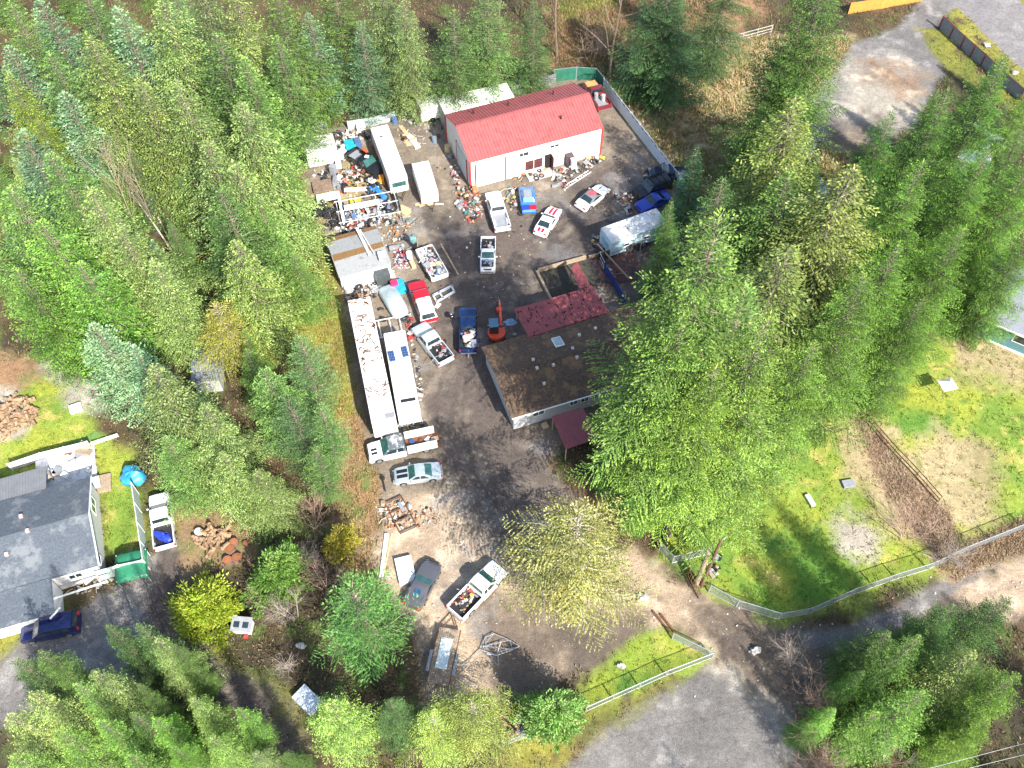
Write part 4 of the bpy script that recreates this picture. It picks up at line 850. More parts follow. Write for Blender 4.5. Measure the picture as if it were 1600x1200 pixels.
fence('screen_fence','dark green screened fence behind the right end of the red-roofed workshop',[(866,128),(900,124),(930,126),(942,140)],2.0,FG,'sheet',postmat=G['steel'])
fence('corrugated_fence','bent corrugated metal fence at the yard corner by the bare tan tree',[(448,211),(486,208),(512,202)],1.3,COR,'sheet')
fence('corrugated_fence','corrugated metal fence behind the long plain white camper',[(545,203),(583,197),(618,188)],1.4,COR,'sheet')
fence('slat_fence','dark slatted fence behind the white container and workshop',[(800,150),(835,140),(868,130)],1.6,G['greyp'],'boards')
fence('chainlink_fence','chainlink fence curving along the road below the lawn',[(1107,925),(1150,948),(1215,968),(1262,960),(1330,930),(1400,905),(1450,890),(1500,866),(1600,826)],1.5,G['steel'],'link',step=3)
fence('chainlink_fence','short angled chainlink fence left of the utility pole',[(1030,858),(1050,880),(1107,866)],1.5,G['steel'],'link',step=3)
fence('chainlink_fence','chainlink fence between the grass strip and the grey gravel lot at the bottom',[(1050,998),(1112,1028),(1040,1056),(915,1112)],1.3,G['steel'],'link',step=3)
fence('chainlink_fence','bit of chainlink fence left of the pale green rounded tree',[(785,1166),(832,1148)],1.2,G['steel'],'link',step=3)
fence('red_frame_fence','grey panel fence with dark red posts beside the paved road',[(1467,44),(1500,75),(1532,103),(1562,132),(1592,158)],1.9,M('smoke_panel',(.20,.21,.25),.5),'sheet',postmat=M('dark_red_post',(.18,.03,.035),.5),pr=.09,step=2.6)
fence('orange_fence','orange stained board fence at the top edge of the gravel lot',[(1325,22),(1375,14),(1440,2)],1.8,FO,'boards')
fence('broken_fence','grey leaning board fence right of the broad bluish fir',[(1096,82),(1122,72)],1.5,FGW,'boards')
fence('rail_fence','weathered rail fence right of the grey leaning boards',[(1124,72),(1160,62),(1205,50)],1.1,FGW,'rails')
fence('fence_panel','single grey board panel standing below the broad bluish fir',[(969,120),(990,112)],1.5,FGW,'boards')
fence('white_fence','white board fence above the cluttered patio deck',[(20,735),(70,718),(143,700)],1.3,FWW,'sheet')
fence('white_fence','thin white fence rail ending under the big tan-tipped hemlock',[(146,695),(185,682)],.5,FWW,'rails')
fence('green_fence','pale green board fence between the grey shingled house and the white pickup',[(217,772),(226,832),(235,890)],2.3,FT,'sheet',postmat=FWW)
fence('green_fence','pale green fence running from the corner of the grey shingled house to the green tarp',[(160,907),(195,897),(232,889)],2.0,FT,'sheet',postmat=FWW)
fence('pen_fence','dark sided pen with a pale rail below the pale blue camper',[(936,408),(965,400),(1000,391)],1.5,M('dark_ply',(.05,.05,.05),.9),'sheet',postmat=G['greyp'])
fence('blue_wall','deep blue panel wall of the pen under the firs',[(944,424),(958,446),(975,476)],1.4,M('deep_blue_panel',(.03,.06,.24),.5),'sheet')
fence('pen_fence','thin grey wire side of the pen joining the blue panels',[(936,408),(944,424)],1.4,G['steel'],'rails')
fence('garden_posts','line of thin posts and wire across the lawn beside the reddish bramble strip',[(1330,640),(1360,668),(1395,708),(1430,745),(1465,785)],1.2,G['rust'],'rails',pr=.02,cat='fence')
# timber pen behind carport
t=thing('timber_pen',(*at(850,450).xy,0),R(20),'timber-edged pen with a dark floor behind the large faded red canopy','pen')
MB().box((3.2,.2,.03),(6.4,4.2,.06)).build('floor',M('pen_floor',(.05,.045,.035),.95,0,.4,3),t)
MB().box((0,.2,.35),(.25,4.6,.5)).build('side_wall',G['wood'],t); MB().box((3.0,2.4,.35),(6.2,.22,.5)).build('side_wall',G['wood'],t); MB().box((9.6,2.3,.35),(6.4,.18,.4)).build('side_wall',G['wood'],t)
m=MB(); m.box((9.0,0,.03),(5.0,4.8,.06)); m.build('brick_floor',M('damp_brick',(.13,.06,.05),.9,0,.5,3,dirt=(.04,.04,.045),dirt_amt=.6,dscale=.8),t)
m=MB(); m.box((8.4,.1,1.2),(.14,6.2,.14),rz=R(12)); m.build('beam',G['wood'],t)
# utility pole, wires
t=thing('utility_pole',(*at(1096,915).xy,0),0,'tall brown utility pole at the gate between the drive and the lawn','pole')
MB().tube([(0,0,0),(0,0,9.6)],[.17,.12],10).build('pole',M('pole_wood',(.15,.08,.05),.9,0,.3,5),t); MB().box((.25,.1,6.0),(.35,.3,.6)).build('meter_box',G['steel'],t); MB().box((.22,0,3.4),(.25,.25,.4)).build('meter_box',G['greyp'],t)
MB().tube([(0,0,9.5),(.5,.3,9.6)],.04,5).build('bracket',G['steel'],t)
t=single('pale_pole',MB().tube([(0,0,0),(0,.1,6.6)],[.24,.2],10),G['wood'],(*at(1088,912).xy,0),0,'shorter thick pale pole set beside the tall utility pole','pole')  # second pole, thicker and paler, beside the utility pole
for k,(a,b,lb) in enumerate((((1430,1205),(1640,1150),'upper overhead wire crossing the lower right corner'),((1490,1205),(1640,1168),'lower overhead wire crossing the lower right corner'))):
    z=8.0; p=at(*a,z);q=at(*b,z); d=(q-p); tag(MB().tube([(p-d*1.5)+d*(i/12*4)-Vector((0,0,.5*math.sin(i/12*math.pi))) for i in range(13)],.014,4).build('overhead_wire',G['steel']),lb,'wire','overhead wires')
# steel gate
t=thing('gate',(*at(1071,893).xy,0),ang(at(1071,893),at(1092,937)),'dark rusty barred gate swung open at the foot of the utility pole','gate')
m=MB(); L=(at(1092,937)-at(1071,893)).length
for z in (.15,1.25): m.box((L/2,0,z),(L,.06,.06))
m.build('frame',G['rust'],t)
for k in range(9): MB().box((L*(k+.5)/9,0,.7),(.035,.035,1.1)).build('bar',G['rust'],t)
# ================= vehicles =================
def interp(tab,x):
    if x<=tab[0][0]: return tab[0][1:]
    for a,b in zip(tab,tab[1:]):
        if x<=b[0]:
            q=(x-a[0])/(b[0]-a[0]) if b[0]>a[0] else 0; return tuple(a[i]+(b[i]-a[i])*q for i in range(1,len(a)))
    return tab[-1][1:]
def arch(x,wx,ra,sill,rc):
    z=sill
    for w_ in wx:
        if abs(x-w_)<ra: z=max(z,rc+math.sqrt(max(0,ra*ra-(x-w_)**2)))
    return z
def stations(x0,x1,wx,ra,extra=()):
    xs=set([x0,x1]+list(extra))
    for w_ in wx:
        for k in range(-4,5): xs.add(w_+ra*math.sin(k/4*math.pi/2)*.999)
    k=int((x1-x0)/.3); [xs.add(x0+(x1-x0)*i/k) for i in range(k)]
    return sorted(x for x in xs if x0<=x<=x1)
def lamps_wheels(t,L,W,wx,r,paintm,rimm=None,track=None,rear=True,zl=.8,skipw=()):
    for i,x in enumerate(wx):
        for sgn in (-1,1):
            if (i,sgn) in skipw: continue
            y=sgn*(W/2-.13)
            w_=MB().cyl((x,y,r),r,.24,20,'y').build('wheel',G['tyre'],t,bevel=.03); MB().cyl((x,y+sgn*.115,r),r*.62,.05,14,'y').build('rim',rimm or G['rim'],w_)
def vehicle(name,label,cat,fr,re,z,kind,pm,H=None,W=None,opts=(),roofm=None,bedm=None,group=None,L=None,rimm=None):
    a=at(*fr,z); b=at(*re,z); ctr=(a+b)/2; hd=ang(b,a); Lm=(a-b).length; L=L or Lm
    t=thing(name,(ctr.x,ctr.y,0),hd,label,cat,group); f=L/2
    P=dict(
     pickup=dict(W=2.0,H=1.9,belt=1.22,r=.39,fo=.95,ro=1.2,hood=[(-9,1.2,1),(f-1.45,1.2,1),(f-.5,1.13,.985),(f-.12,1.02,.95),(f,.82,.88)],cowl=f-1.4,rf=f-2.15,cab=2.15),
     sedan=dict(W=1.85,H=1.42,belt=.92,r=.34,fo=.9,ro=1.0,hood=[(-f,.66,.72),(-f+.07,.84,.84),(-f+.2,.94,.92),(-f+.45,.97,.96),(-f+.9,.98,.98),(-f+1.6,.95,1),(f-1.5,.93,1),(f-.5,.82,.97),(f-.25,.75,.92),(f-.1,.67,.84),(f,.55,.68)],cowl=f-1.45,rf=f-2.2,rr=-f+1.75,rb=-f+.85),
     coupe=dict(W=1.88,H=1.33,belt=.90,r=.35,fo=.92,ro=1.02,hood=[(-f,.62,.66),(-f+.07,.80,.80),(-f+.2,.92,.90),(-f+.7,.98,.97),(-f+1.6,.95,1),(f-1.75,.93,1),(f-.8,.84,.985),(f-.45,.76,.93),(f-.22,.68,.84),(f-.08,.60,.72),(f,.50,.55)],cowl=f-1.65,rf=f-2.4,rr=-f+1.75,rb=-f+.75),
     suv=dict(W=1.95,H=1.78,belt=1.12,r=.38,fo=.9,ro=.95,hood=[(-f,.95,.93),(-f+.1,1.12,.97),(-f+1,1.12,1),(f-1.25,1.12,1),(f-.4,1.02,.97),(f-.1,.9,.92),(f,.7,.86)],cowl=f-1.2,rf=f-1.95,rr=-f+.35,rb=-f+.08),
     van=dict(W=1.95,H=1.75,belt=1.12,r=.38,fo=.9,ro=.95,hood=[(-f,.9,.93),(f-1.2,1.1,1),(f-.1,.9,.92),(f,.7,.86)],cowl=f-1.2,rf=f-1.95,rr=-f+.35,rb=-f+.08))[kind]
    W=W or P['W']; H=H or P['H']; belt=P['belt']; r=P['r']; wx=[f-P['fo'],-f+P['ro']]; hw=W/2; ra=r+.07
    roofm=roofm or pm
    cabend=-f
    if kind=='pickup':
        cl=P['cab']
        for o in opts:
            if o.startswith('cab'): cl=float(o[3:])
        cabend=P['cowl']-cl
    # lower body
    xs=stations(cabend,f,wx,ra,[h[0] for h in P['hood'] if h[0]>cabend]); secs=[]
    for x in xs:
        zt,ws=interp(P['hood'],x); w_=hw*ws; zb=min(arch(x,wx,ra,.30,r),zt-.12); zk=zt-.13*(1 if kind!='pickup' else .9)
        secs.append([(x,-w_*.99,zb),(x,-w_,(zb+zk)/2),(x,-w_*.985,zk),(x,-w_*.93,zt-.02),(x,-w_*.6,zt+.015),(x,0,zt+.03),(x,w_*.6,zt+.015),(x,w_*.93,zt-.02),(x,w_*.985,zk),(x,w_,(zb+zk)/2),(x,w_*.99,zb)])
    MB().loft(secs).build('body',pm,t,smooth=35)
    # cabin
    cw=P['cowl']; rf=P['rf']
    rr,rb=(P['rr'],P['rb']) if kind!='pickup' else (cabend+.12,cabend+.02)
    wb=hw*.94; wt=hw*(.76 if kind in('sedan','coupe') else .82); bz=belt-.02
    def cs(x,z,wtt): 
        q=(z-bz)/(H-bz); w2=wb+(wtt-wb)*q
        return [(x,-wb,bz),(x,-w2,z-.05*q),(x,-w2*.8,z),(x,0,z+.02*q),(x,w2*.8,z),(x,w2,z-.05*q),(x,wb,bz)]
    secs=[cs(rb,bz+.02,wt),cs(rr,H-.03,wt*.97),cs((rr+rf)/2,H,wt),cs(rf,H-.04,wt*.97),cs(cw,bz+.02,wt)]
    if 'nocab' not in opts:
        cb=MB().loft(secs).build('cabin',roofm,t,smooth=30)
        # glass
        g=MB()
        def wp(x,z,sgn,k=1.0):
            q=(z-bz)/(H-bz); return (x,sgn*(wb+(wt-wb)*q)*k,z)
        gm=G['glass']; ti=G['tglass'] if 'green' in opts else gm
        def ln(a,b,q): return a+(b-a)*q
        def scr(x0,x1,q0,q1,k): # sloping screen between base x0 and top x1
            return [(ln(x0,x1,q0),-ln(wb,wt,q0)*k,ln(bz,H,q0)),(ln(x0,x1,q0),ln(wb,wt,q0)*k,ln(bz,H,q0)),(ln(x0,x1,q1),ln(wb,wt,q1)*k,ln(bz,H,q1)-.02),(ln(x0,x1,q1),-ln(wb,wt,q1)*k,ln(bz,H,q1)-.02)]
        MB().panel(scr(cw,rf,.07,.93,.88),.02).build('windscreen',ti,t)
        if 'norear' not in opts: MB().panel([scr(rb,rr,.12,.88,.84)[i] for i in (1,0,3,2)],.02).build('rear_window',ti,t)
        segs={'pickup':((rr+.12,(rr+rf)/2-.05),((rr+rf)/2+.05,rf-.02)),'sedan':((rr+.05,(rr+rf)/2-.04),((rr+rf)/2+.05,rf)),'coupe':((rr+.25,rf),),'suv':((rr+.25,rr+.9),(rr+1,rr+1.75),(rr+1.85,rf)),'van':((rr+.2,rf),)}[kind]
        if kind=='pickup' and cl<1.9: segs=((rr+.15,rf-.02),)
        for i,(xa,xb) in enumerate(segs):
            last=i==len(segs)-1; xb2=xb+(cw-rf)*.62 if last else xb; xa2=xa-(rr-rb)*.55*(1 if i==0 and kind in('sedan','coupe') else 0)
            for sgn in (-1,1):
                q=[wp(xa2,bz+.07,sgn),wp(xb2,bz+.07,sgn),wp(xb,H-.13,sgn),wp(xa,H-.13,sgn)]
                if sgn>0: q=[q[1],q[0],q[3],q[2]]
                MB().panel(q,.015).build('side_window',gm,t)
    for sgn in (-1,1):
        MB().box((cw-.25,sgn*(hw+.09),belt+.03),(.12,.2,.15)).build('mirror',pm if 'blkmir' not in opts else G['blk'],t,bevel=.03)
        zt,ws=interp(P['hood'],f-.06); MB().box((f-.13,sgn*hw*ws*.74,zt-.16),(.2,hw*.34,.14)).build('headlight',G['lamp'],t,bevel=.03)
        if kind!='pickup': MB().box((-f+.06,sgn*hw*.72,.80 if kind!='suv' else 1.0),(.14,hw*.34,.13 if kind!='suv' else .3)).build('taillight',G['red'],t,bevel=.02)
    MB().box((f-.02,0,.50),(.12,W*.8,.16)).build('front_bumper',G['chrome'] if kind=='pickup' else pm,t,bevel=.03)
    MB().box((f-.045,0,.74 if kind!='pickup' else .85),(.08,W*.5,.14 if kind!='pickup' else .25)).build('grille',G['blk'],t,bevel=.02)
    MB().box((-f+.02,0,.50),(.14,W*.85,.16)).build('rear_bumper',G['chrome'] if kind=='pickup' else pm,t,bevel=.03)
    if kind=='pickup' and 'nobed' not in opts:
        bx0,bx1=-f+.08,cabend-.04; bw=hw*.99; ti_=.10; fl=.80; top=1.25 if 'lowbed' not in opts else 1.15
        xs=stations(bx0,bx1,wx,ra); secs=[]
        for x in xs:
            zb=arch(x,wx,ra,.42,r)
            secs.append([(x,-bw*.98,zb),(x,-bw,top-.12),(x,-bw*.98,top),(x,-bw+ti_,top),(x,-bw+ti_+.01,max(fl,zb+.0 if False else fl)),(x,bw-ti_-.01,fl),(x,bw-ti_,top),(x,bw*.98,top),(x,bw,top-.12),(x,bw*.98,zb),(x,bw*.6,max(zb,.5) if zb<fl-.05 else fl-.04),(x,-bw*.6,max(zb,.5) if zb<fl-.05 else fl-.04)])
        bm=bedm or pm
        bo=MB().loft(secs).build('bed',bm,t,smooth=25)
        MB().box(((bx0+bx1)/2,0,fl+.012),(bx1-bx0-.12,W-2*ti_-.1,.02)).build('bed_liner',G['blk'] if 'liner' in opts else G['greyp'],bo)
        MB().box((bx1-.03,0,(fl+top)/2),(.06,W-.1,top-fl)).build('front_wall',bm,bo)
        tg=MB().box((bx0-.02,0,(top+.5)/2),(.09,W*.96,top-.52)).build('tailgate',bm,t,bevel=.02)
        for sgn in (-1,1): MB().box((bx0-.05,sgn*hw*.92,.98),(.08,.14,.36)).build('taillight',G['red'],t)
        for sgn in (-1,1):
            MB().box((wx[1],sgn*(bw-.22),fl+.1),(.85,.24,.22)).build('wheel_housing',G['blk'] if 'liner' in opts else bm,bo,bevel=.04)
    lamps_wheels(t,L,W,wx,r,pm,rimm)
    t['_f']=f
    return t,f,hw,P,H,cabend
def stripes(t,f,P,col,ys,w_,segs,H=None):
    m_=M('stripe_'+col[0],col[1],.35,0,.05,1,coat=.5)
    for (x0,x1,zf) in segs:
        m=MB()
        for y in ys:
            n=8
            for i in range(n):
                xa=x0+(x1-x0)*i/n; xb=x0+(x1-x0)*(i+1)/n; za=zf(xa);zb=zf(xb)
                m.add([(xa,y-w_/2,za),(xb,y-w_/2,zb),(xb,y+w_/2,zb),(xa,y+w_/2,za)],[(0,1,2,3)])
        m.build('stripe',m_,t)
def hoodz(P): return lambda x: interp(P['hood'],x)[0]+.034
WP=paint('white',(.80,.80,.79)); SV=paint('silver',(.46,.52,.55),.28,.35); CH_=paint('charcoal',(.16,.155,.165),.25,.5); NV=paint('navy',(.012,.018,.085),.2,.2)
BL=paint('blue',(.008,.028,.105),.2,.2); RD=paint('red',(.50,.012,.025)); BK=paint('black',(.012,.012,.014),.25); MR=paint('maroon',(.17,.02,.028)); RB=paint('royal_blue',(.02,.05,.38)); LS=paint('pale_silver',(.56,.63,.66),.3,.3)
# white pickup by the shop
vehicle('pickup_truck','white crew cab pickup with an empty bed, nose towards the white workshop door','pickup',(769,300),(786,358),.9,'pickup',WP,opts=('cab2.2',),L=6.3)
# white muscle car with red stripes
t,f,hw,P,H,_=vehicle('coupe_car','white coupe with twin red stripes on bonnet and tail, parked askew mid yard','car',(869,325),(843,366),.6,'coupe',WP,L=4.85)
stripes(t,f,P,('red',(.45,.01,.04)),(-.24,.24),.3,((f-1.62,f-.25,hoodz(P)),(-f+.15,-f+.72,lambda x:hoodz(P)(x)+.012)))
# white old coupe with grey t-top
t,f,hw,P,H,_=vehicle('coupe_car','old white coupe with a pink-red patch on its grey roof, right of the workshop','car',(946,292),(906,324),.6,'coupe',WP,L=4.9,roofm=M('grey_tarp',(.16,.18,.20),.5,0,.2,2))
MB().blob((-.15,0,1.335),(.5,.42,.03),3,9).build('roof_patch',M('pink_cloth',(.62,.08,.10),.8,0,.3,4),t); MB().box((f-1.0,.15,1.0-.09),(.8,.1,.02)).build('bonnet_vent',G['blk'],t)
# black SUV, royal blue car, dark hulk
t,f,hw,P,H,_=vehicle('suv','large black off-road wagon by the lower end of the white panel fence','suv',(999,300),(1040,283),.9,'suv',BK,H=1.95,W=2.05,L=4.7)
m=MB(); [m.box((-.2,y,1.99),(2.6,.05,.05)) for y in (-.7,.7)]; [m.box((-1.3+k*.75,0,2.0),(.05,1.5,.04)) for k in range(4)]; m.build('roof_rack',G['blk'],t)
vehicle('sedan_car','royal blue car half hidden under the firs beside the large black wagon','car',(1003,322),(1040,306),.7,'sedan',RB,L=4.6)
vehicle('pickup_truck','dark blue truck cab and bed squeezed between the black wagon and the white fence','pickup',(1030,272),(1062,272),.9,'pickup',paint('dark_blue',(.01,.015,.05)),L=4.6,opts=('cab1.4',))
o=single('salvage_piece',MB().box((0,0,.5),(1.3,.08,.75),rx=.5).box((0,.25,.95),(1.0,.06,.4),rx=.5,mi=1),[LS,G['blk']],(*at(1034,268).xy,0),R(40),'loose pale car door leaning near the fence behind the black wagon','car door')
# maroon pickup behind the shop
t,f,hw,P,H,ce=vehicle('pickup_truck','maroon pickup with an orange bonnet and drums in its bed, right of the workshop roof','pickup',(921,130),(944,166),.9,'pickup',MR,L=5.6,opts=('cab1.5',))
MB().box((f-.85,0,1.25),(1.15,1.5,.03),ry=.05).build('orange_bonnet',M('orange_faded',(.62,.30,.10),.6,0,.15,2),t)
for y in (-.35,.4): single('drum',MB().cyl((0,0,.45),.28,.9,14,'z'),G['conc'] if y<0 else G['greyp'],(t.matrix_basis@Vector((ce-.9+y*.8,y,.83))),0,('grey drum' if y<0 else 'dark grey drum')+' standing in the bed of the maroon pickup','drum',bevel=.03)
# small pickup without hood, facing down
t,f,hw,P,H,ce=vehicle('pickup_truck','small white pickup with no bonnet and its engine bay open, facing down the yard','pickup',(762,420),(763,374),.8,'pickup',WP,L=5.0,W=1.8,H=1.6,opts=('cab1.35','liner','green','lowbed'))
m=MB(); m.box((f-.72,0,1.20),(1.05,1.35,.05)); b_=m.build('engine_bay',G['blk'],t)
m=MB(); rn=random.Random(5)
for k in range(16): m.box((f-.72+rn.uniform(-.4,.4),rn.uniform(-.5,.5),1.26),(rn.uniform(.08,.35),rn.uniform(.05,.3),rn.uniform(.05,.14)),rz=rn.random())
m.build('engine',G['steel'],b_)
# red pickup with white canopy
t,f,hw,P,H,ce=vehicle('pickup_truck','red extended cab pickup with a tall white canopy over its bed','pickup',(649,439),(671,502),.9,'pickup',RD,L=5.9,opts=('cab1.9','blkmir'))
x0,x1=-f+.06,ce-.06; m=MB()
secs=[[(x,-.95,1.26),(x,-.78,1.86),(x,-.6,1.93),(x,.6,1.93),(x,.78,1.86),(x,.95,1.26)] for x in (x0+.12,x1)]; secs=[[(x0-.1 if z<1.3 else x0+.25,y,z) for _,y,z in secs[0]]]+secs[1:]
cp=m.loft(secs).build('canopy',WP,t,smooth=30)
for sgn in (-1,1): MB().panel([(x0+.35,sgn*.93,1.35),(x1-.2,sgn*.93,1.35),(x1-.25,sgn*.80,1.78),(x0+.45,sgn*.80,1.78)][::sgn*-1] ,.02).build('canopy_window',G['glass'],cp)
MB().panel([(x0-.07,.75,1.34),(x0-.07,-.75,1.34),(x0+.2,-.68,1.82),(x0+.2,.68,1.82)],.02).build('rear_glass',G['glass'],cp)
# covered car
a=at(604,452,.5);b=at(625,488,.5); c=(a+b)/2; hd=ang(b,a)
t=thing('covered_car',(c.x,c.y,0),hd,'car under a fitted pale grey-blue cover beside the red pickup','car')
xs=[x*1.03 for x in (-2.35,-2.25,-1.9,-1.2,-.6,.3,.9,1.5,2.0,2.3,2.4)]; zt=[.45,.8,.98,1.2,1.36,1.38,1.1,.95,.85,.65,.4]; ww=[.62,.86,1.0,1.05,1.06,1.06,1.06,1.05,.97,.8,.58]
secs=[]
for x,z,w_ in zip(xs,zt,ww):
    j=lambda: rn.uniform(-.02,.02)
    secs.append([(x,-w_*1.02,.12),(x+j(),-w_,z*.55+j()),(x,-w_*.86,z*.86),(x,-w_*.5,z+j()),(x,0,z+.03),(x,w_*.5,z+j()),(x,w_*.86,z*.86),(x+j(),w_,z*.55),(x,w_*1.02,.12)])
co=MB().loft(secs).build('cover',M('car_cover',(.40,.48,.50),.45,.1,.25,1.1,bump=.9),t,smooth=70); sb=co.modifiers.new('s','SUBSURF'); sb.levels=sb.render_levels=1
for x in (-1.4,1.4):
    for sgn in (-1,1): MB().cyl((x,sgn*.78,.31),.31,.2,14,'y').build('wheel',G['tyre'],t)
# silver pickup
t_sil=vehicle('pickup_truck','silver pickup with engine parts in its bed, nose up by the red canopy pickup','pickup',(655,510),(696,562),.9,'pickup',LS,L=5.9,opts=('cab2.0','liner','blkmir'))
# dark blue pickup (centre)
t_blu=vehicle('pickup_truck','dark blue pickup loaded with boxes in the middle of the dark drive','pickup',(731,483),(732,546),.9,'pickup',BL,L=6.0,opts=('cab2.1','liner','blkmir'))
MB().box((-3.25,0,.5),(.6,.1,.1)).build('tow_bar',G['steel'],t_blu[0])
# silver sedan with black stripes
t,f,hw,P,H,_=vehicle('sedan_car','silver sedan with two black bonnet stripes below the white work truck with lockers','car',(622,744),(683,736),.6,'sedan',SV,L=4.75,opts=('green',))
stripes(t,f,P,('black',(.012,.012,.014)),(-.33,.22),.38,((f-1.42,f-.35,hoodz(P)),))
# charcoal sports car (nose away) 
t,f,hw,P,H,_=vehicle('sports_car','charcoal grey low sports car beside a white board in the tan lower yard','car',(676,883),(645,944),.6,'coupe',CH_,L=4.7,W=1.98,H=1.22,opts=('green','norear'))
MB().box((-f+1.25,0,1.07),(.75,.62,.05),ry=-.30).build('engine_glass',M('blue_glass',(.03,.08,.16),.1,0,.5,5),t)
for sgn in (-1,1): MB().box((-f+1.15,sgn*.72,1.0),(1.3,.16,.12),ry=-.12).build('rear_buttress',CH_,t,bevel=.05)
# lower white pickup
t_low=vehicle('pickup_truck','white pickup full of scrap wood and bags, hitched to the flatbed trailer','pickup',(779,887),(713,956),.9,'pickup',WP,L=6.1,opts=('cab1.9','green','liner','blkmir'))
# left white pickup
vehicle('pickup_truck','white pickup with a blue tarp in its bed beside the pale green fence','pickup',(249,778),(257,848),.9,'pickup',WP,L=5.9,opts=('cab2.0','liner'))
single('tarp_bundle',MB().blob((0,0,.2),(.75,.42,.24),4,10,amp=.6),M('blue_tarp',(.02,.05,.42),.45,0,.3,4,bump=.6),(*at(254,838,1.1).xy,.83),R(-20),'crumpled blue tarp in the bed of the white pickup by the pale green fence','tarp',smooth=50)
# navy SUV
vehicle('suv','dark navy family suv on the grey drive below the grey shingled house','suv',(37,988),(119,972),.8,'suv',NV,L=5.0,opts=())
# white service truck (facing left)
t,f,hw,P,H,ce=vehicle('service_truck','white crew cab work truck with side tool lockers and a peeling dark roof, facing left','truck',(580,706),(676,685),.9,'pickup',WP,L=6.9,opts=('cab2.3','nobed','green'),roofm=M('peeling_roof',(.09,.11,.13),.5,0,.3,3,dirt=(.7,.7,.68),dirt_amt=.55,dscale=1.2))
stripes(t,f,P,('black',(.012,.012,.014)),(-.02,.42),.26,((f-.95,f-.35,hoodz(P)),))
for sgn in (-1,1):
    MB().box(((ce-f)/2-.05,sgn*.85,1.12),(ce+f-.2,.42,.85)).build('tool_locker',WP,t,bevel=.03)
MB().box(((ce-f)/2-.05,0,.78),(ce+f-.2,1.4,.12)).build('deck',G['rust'],t); MB().box((-f-.1,0,.7),(.5,1.9,.12)).build('rear_step',G['rust'],t)
fr=t
for k,(x,y,c_,s_,lb) in enumerate(((-1.0,-.1,M('blue_cloth',(.03,.07,.22),.8,0,.3,4),(.7,.55,.3),'blue bag'),(-1.9,.1,G['rust'],(.4,.5,.25),'rusty box'),(-2.6,0,G['white'],(.6,.45,.12),'white lid'),(-3.2,.1,G['wood'],(.5,.9,.12),'wooden board'))):
    single('load_item',MB().blob((0,0,s_[2]/2),(s_[0]/2,s_[1]/2,s_[2]/2),k,8) if k==0 else MB().box((0,0,s_[2]/2),s_,rz=k),c_,t.matrix_basis@Vector((x,y,.86)),hd,lb+' between the side lockers of the white work truck','load')
# dark stripped pickup top left
t,f,hw,P,H,ce=vehicle('pickup_truck','black stripped pickup with a missing door in the junk left of the plain white camper','pickup',(590,266),(552,240),.9,'pickup',BK,L=5.3,opts=('cab1.6','green'))
MB().box((ce+.7,.1,1.93),(.5,.45,.04),rz=.5).build('roof_paper',WHT,t)
# blue and red race truck shell
a=at(822,291,.7);b=at(827,330,.7); c=(a+b)/2
t=thing('race_truck',(c.x,c.y,0),ang(b,a),'blue and red stripped race car shell in front of the workshop windows','car')
xs=[-2.1,-1.9,-1.1,-.9,.4,1.3,1.9,2.1]; zt=[.55,.8,.85,.98,1.0,.92,.8,.5]; secs=[]
for x,z in zip(xs,zt): w_=.95 if x>-1.9 else .85; secs.append([(x,-w_,.3),(x,-w_,z-.12),(x,-w_*.85,z),(x,w_*.85,z),(x,w_,z-.12),(x,w_,.3)])
MB().loft(secs).build('body',paint('race_blue',(.03,.16,.42)),t,smooth=30)
MB().loft([[(x,-.8,.95),(x,-.6,z),(x,.6,z),(x,.8,.95)] for x,z in ((-.9,1.0),(-.5,1.4),(.7,1.42),(1.1,1.0))]).build('cabin',paint('race_blue',(.03,.16,.42)),t)
MB().box((.15,0,1.43),(1.3,.95,.03)).build('roof_panel',G['greyp'],t); MB().box((-1.75,-.45,.98),(.75,.85,.06)).build('red_rear_panel',RD,t); MB().box((-1.75,.45,.98),(.75,.85,.06)).build('blue_rear_panel',RB,t)
lamps_wheels(t,4.2,1.95,(1.3,-1.4),.34,None)
# flatbed trailer lower
a=at(703,982,.7);b=at(684,1068,.7); hd=ang(b,a); c=(a+b)/2
t=thing('flatbed_trailer',(c.x,c.y,0),hd,'wooden flatbed trailer with a white panel lying on it, hitched to the white pickup','trailer')
WD=M('plank_deck',(.27,.21,.15),.85,0,.3,3,bump=.3,dirt=(.42,.33,.24),dirt_amt=.4,dscale=.8)
m=MB()
for k in range(11): m.box((0,-.85+k*.17,.62),(4.9,.155,.05))
m.build('deck',WD,t); m=MB(); m.box((0,-.97,.6),(5.0,.07,.14)); m.box((0,.97,.6),(5.0,.07,.14)); m.build('side_rail',G['rust'],t)
for sgn in (-1,1):
    for x in (-.2,-1.05): 
        MB().cyl((x,sgn*1.12,.36),.36,.2,18,'y').build('wheel',G['tyre'],t)
    MB().box((-.62,sgn*1.14,.76),(1.9,.28,.05)).build('fender',G['greyp'],t,bevel=.02)
MB().box((0.2,.05,.67),(2.7,1.0,.05)).build('white_panel',M('milky_panel',(.62,.70,.70),.3,0,.08,1.5),t)
m=MB(); m.tube([(2.45,-.7,.55),(3.75,0,.5)],.06,5); m.tube([(2.45,.7,.55),(3.75,0,.5)],.06,5); m.build('drawbar',G['rust'],t)
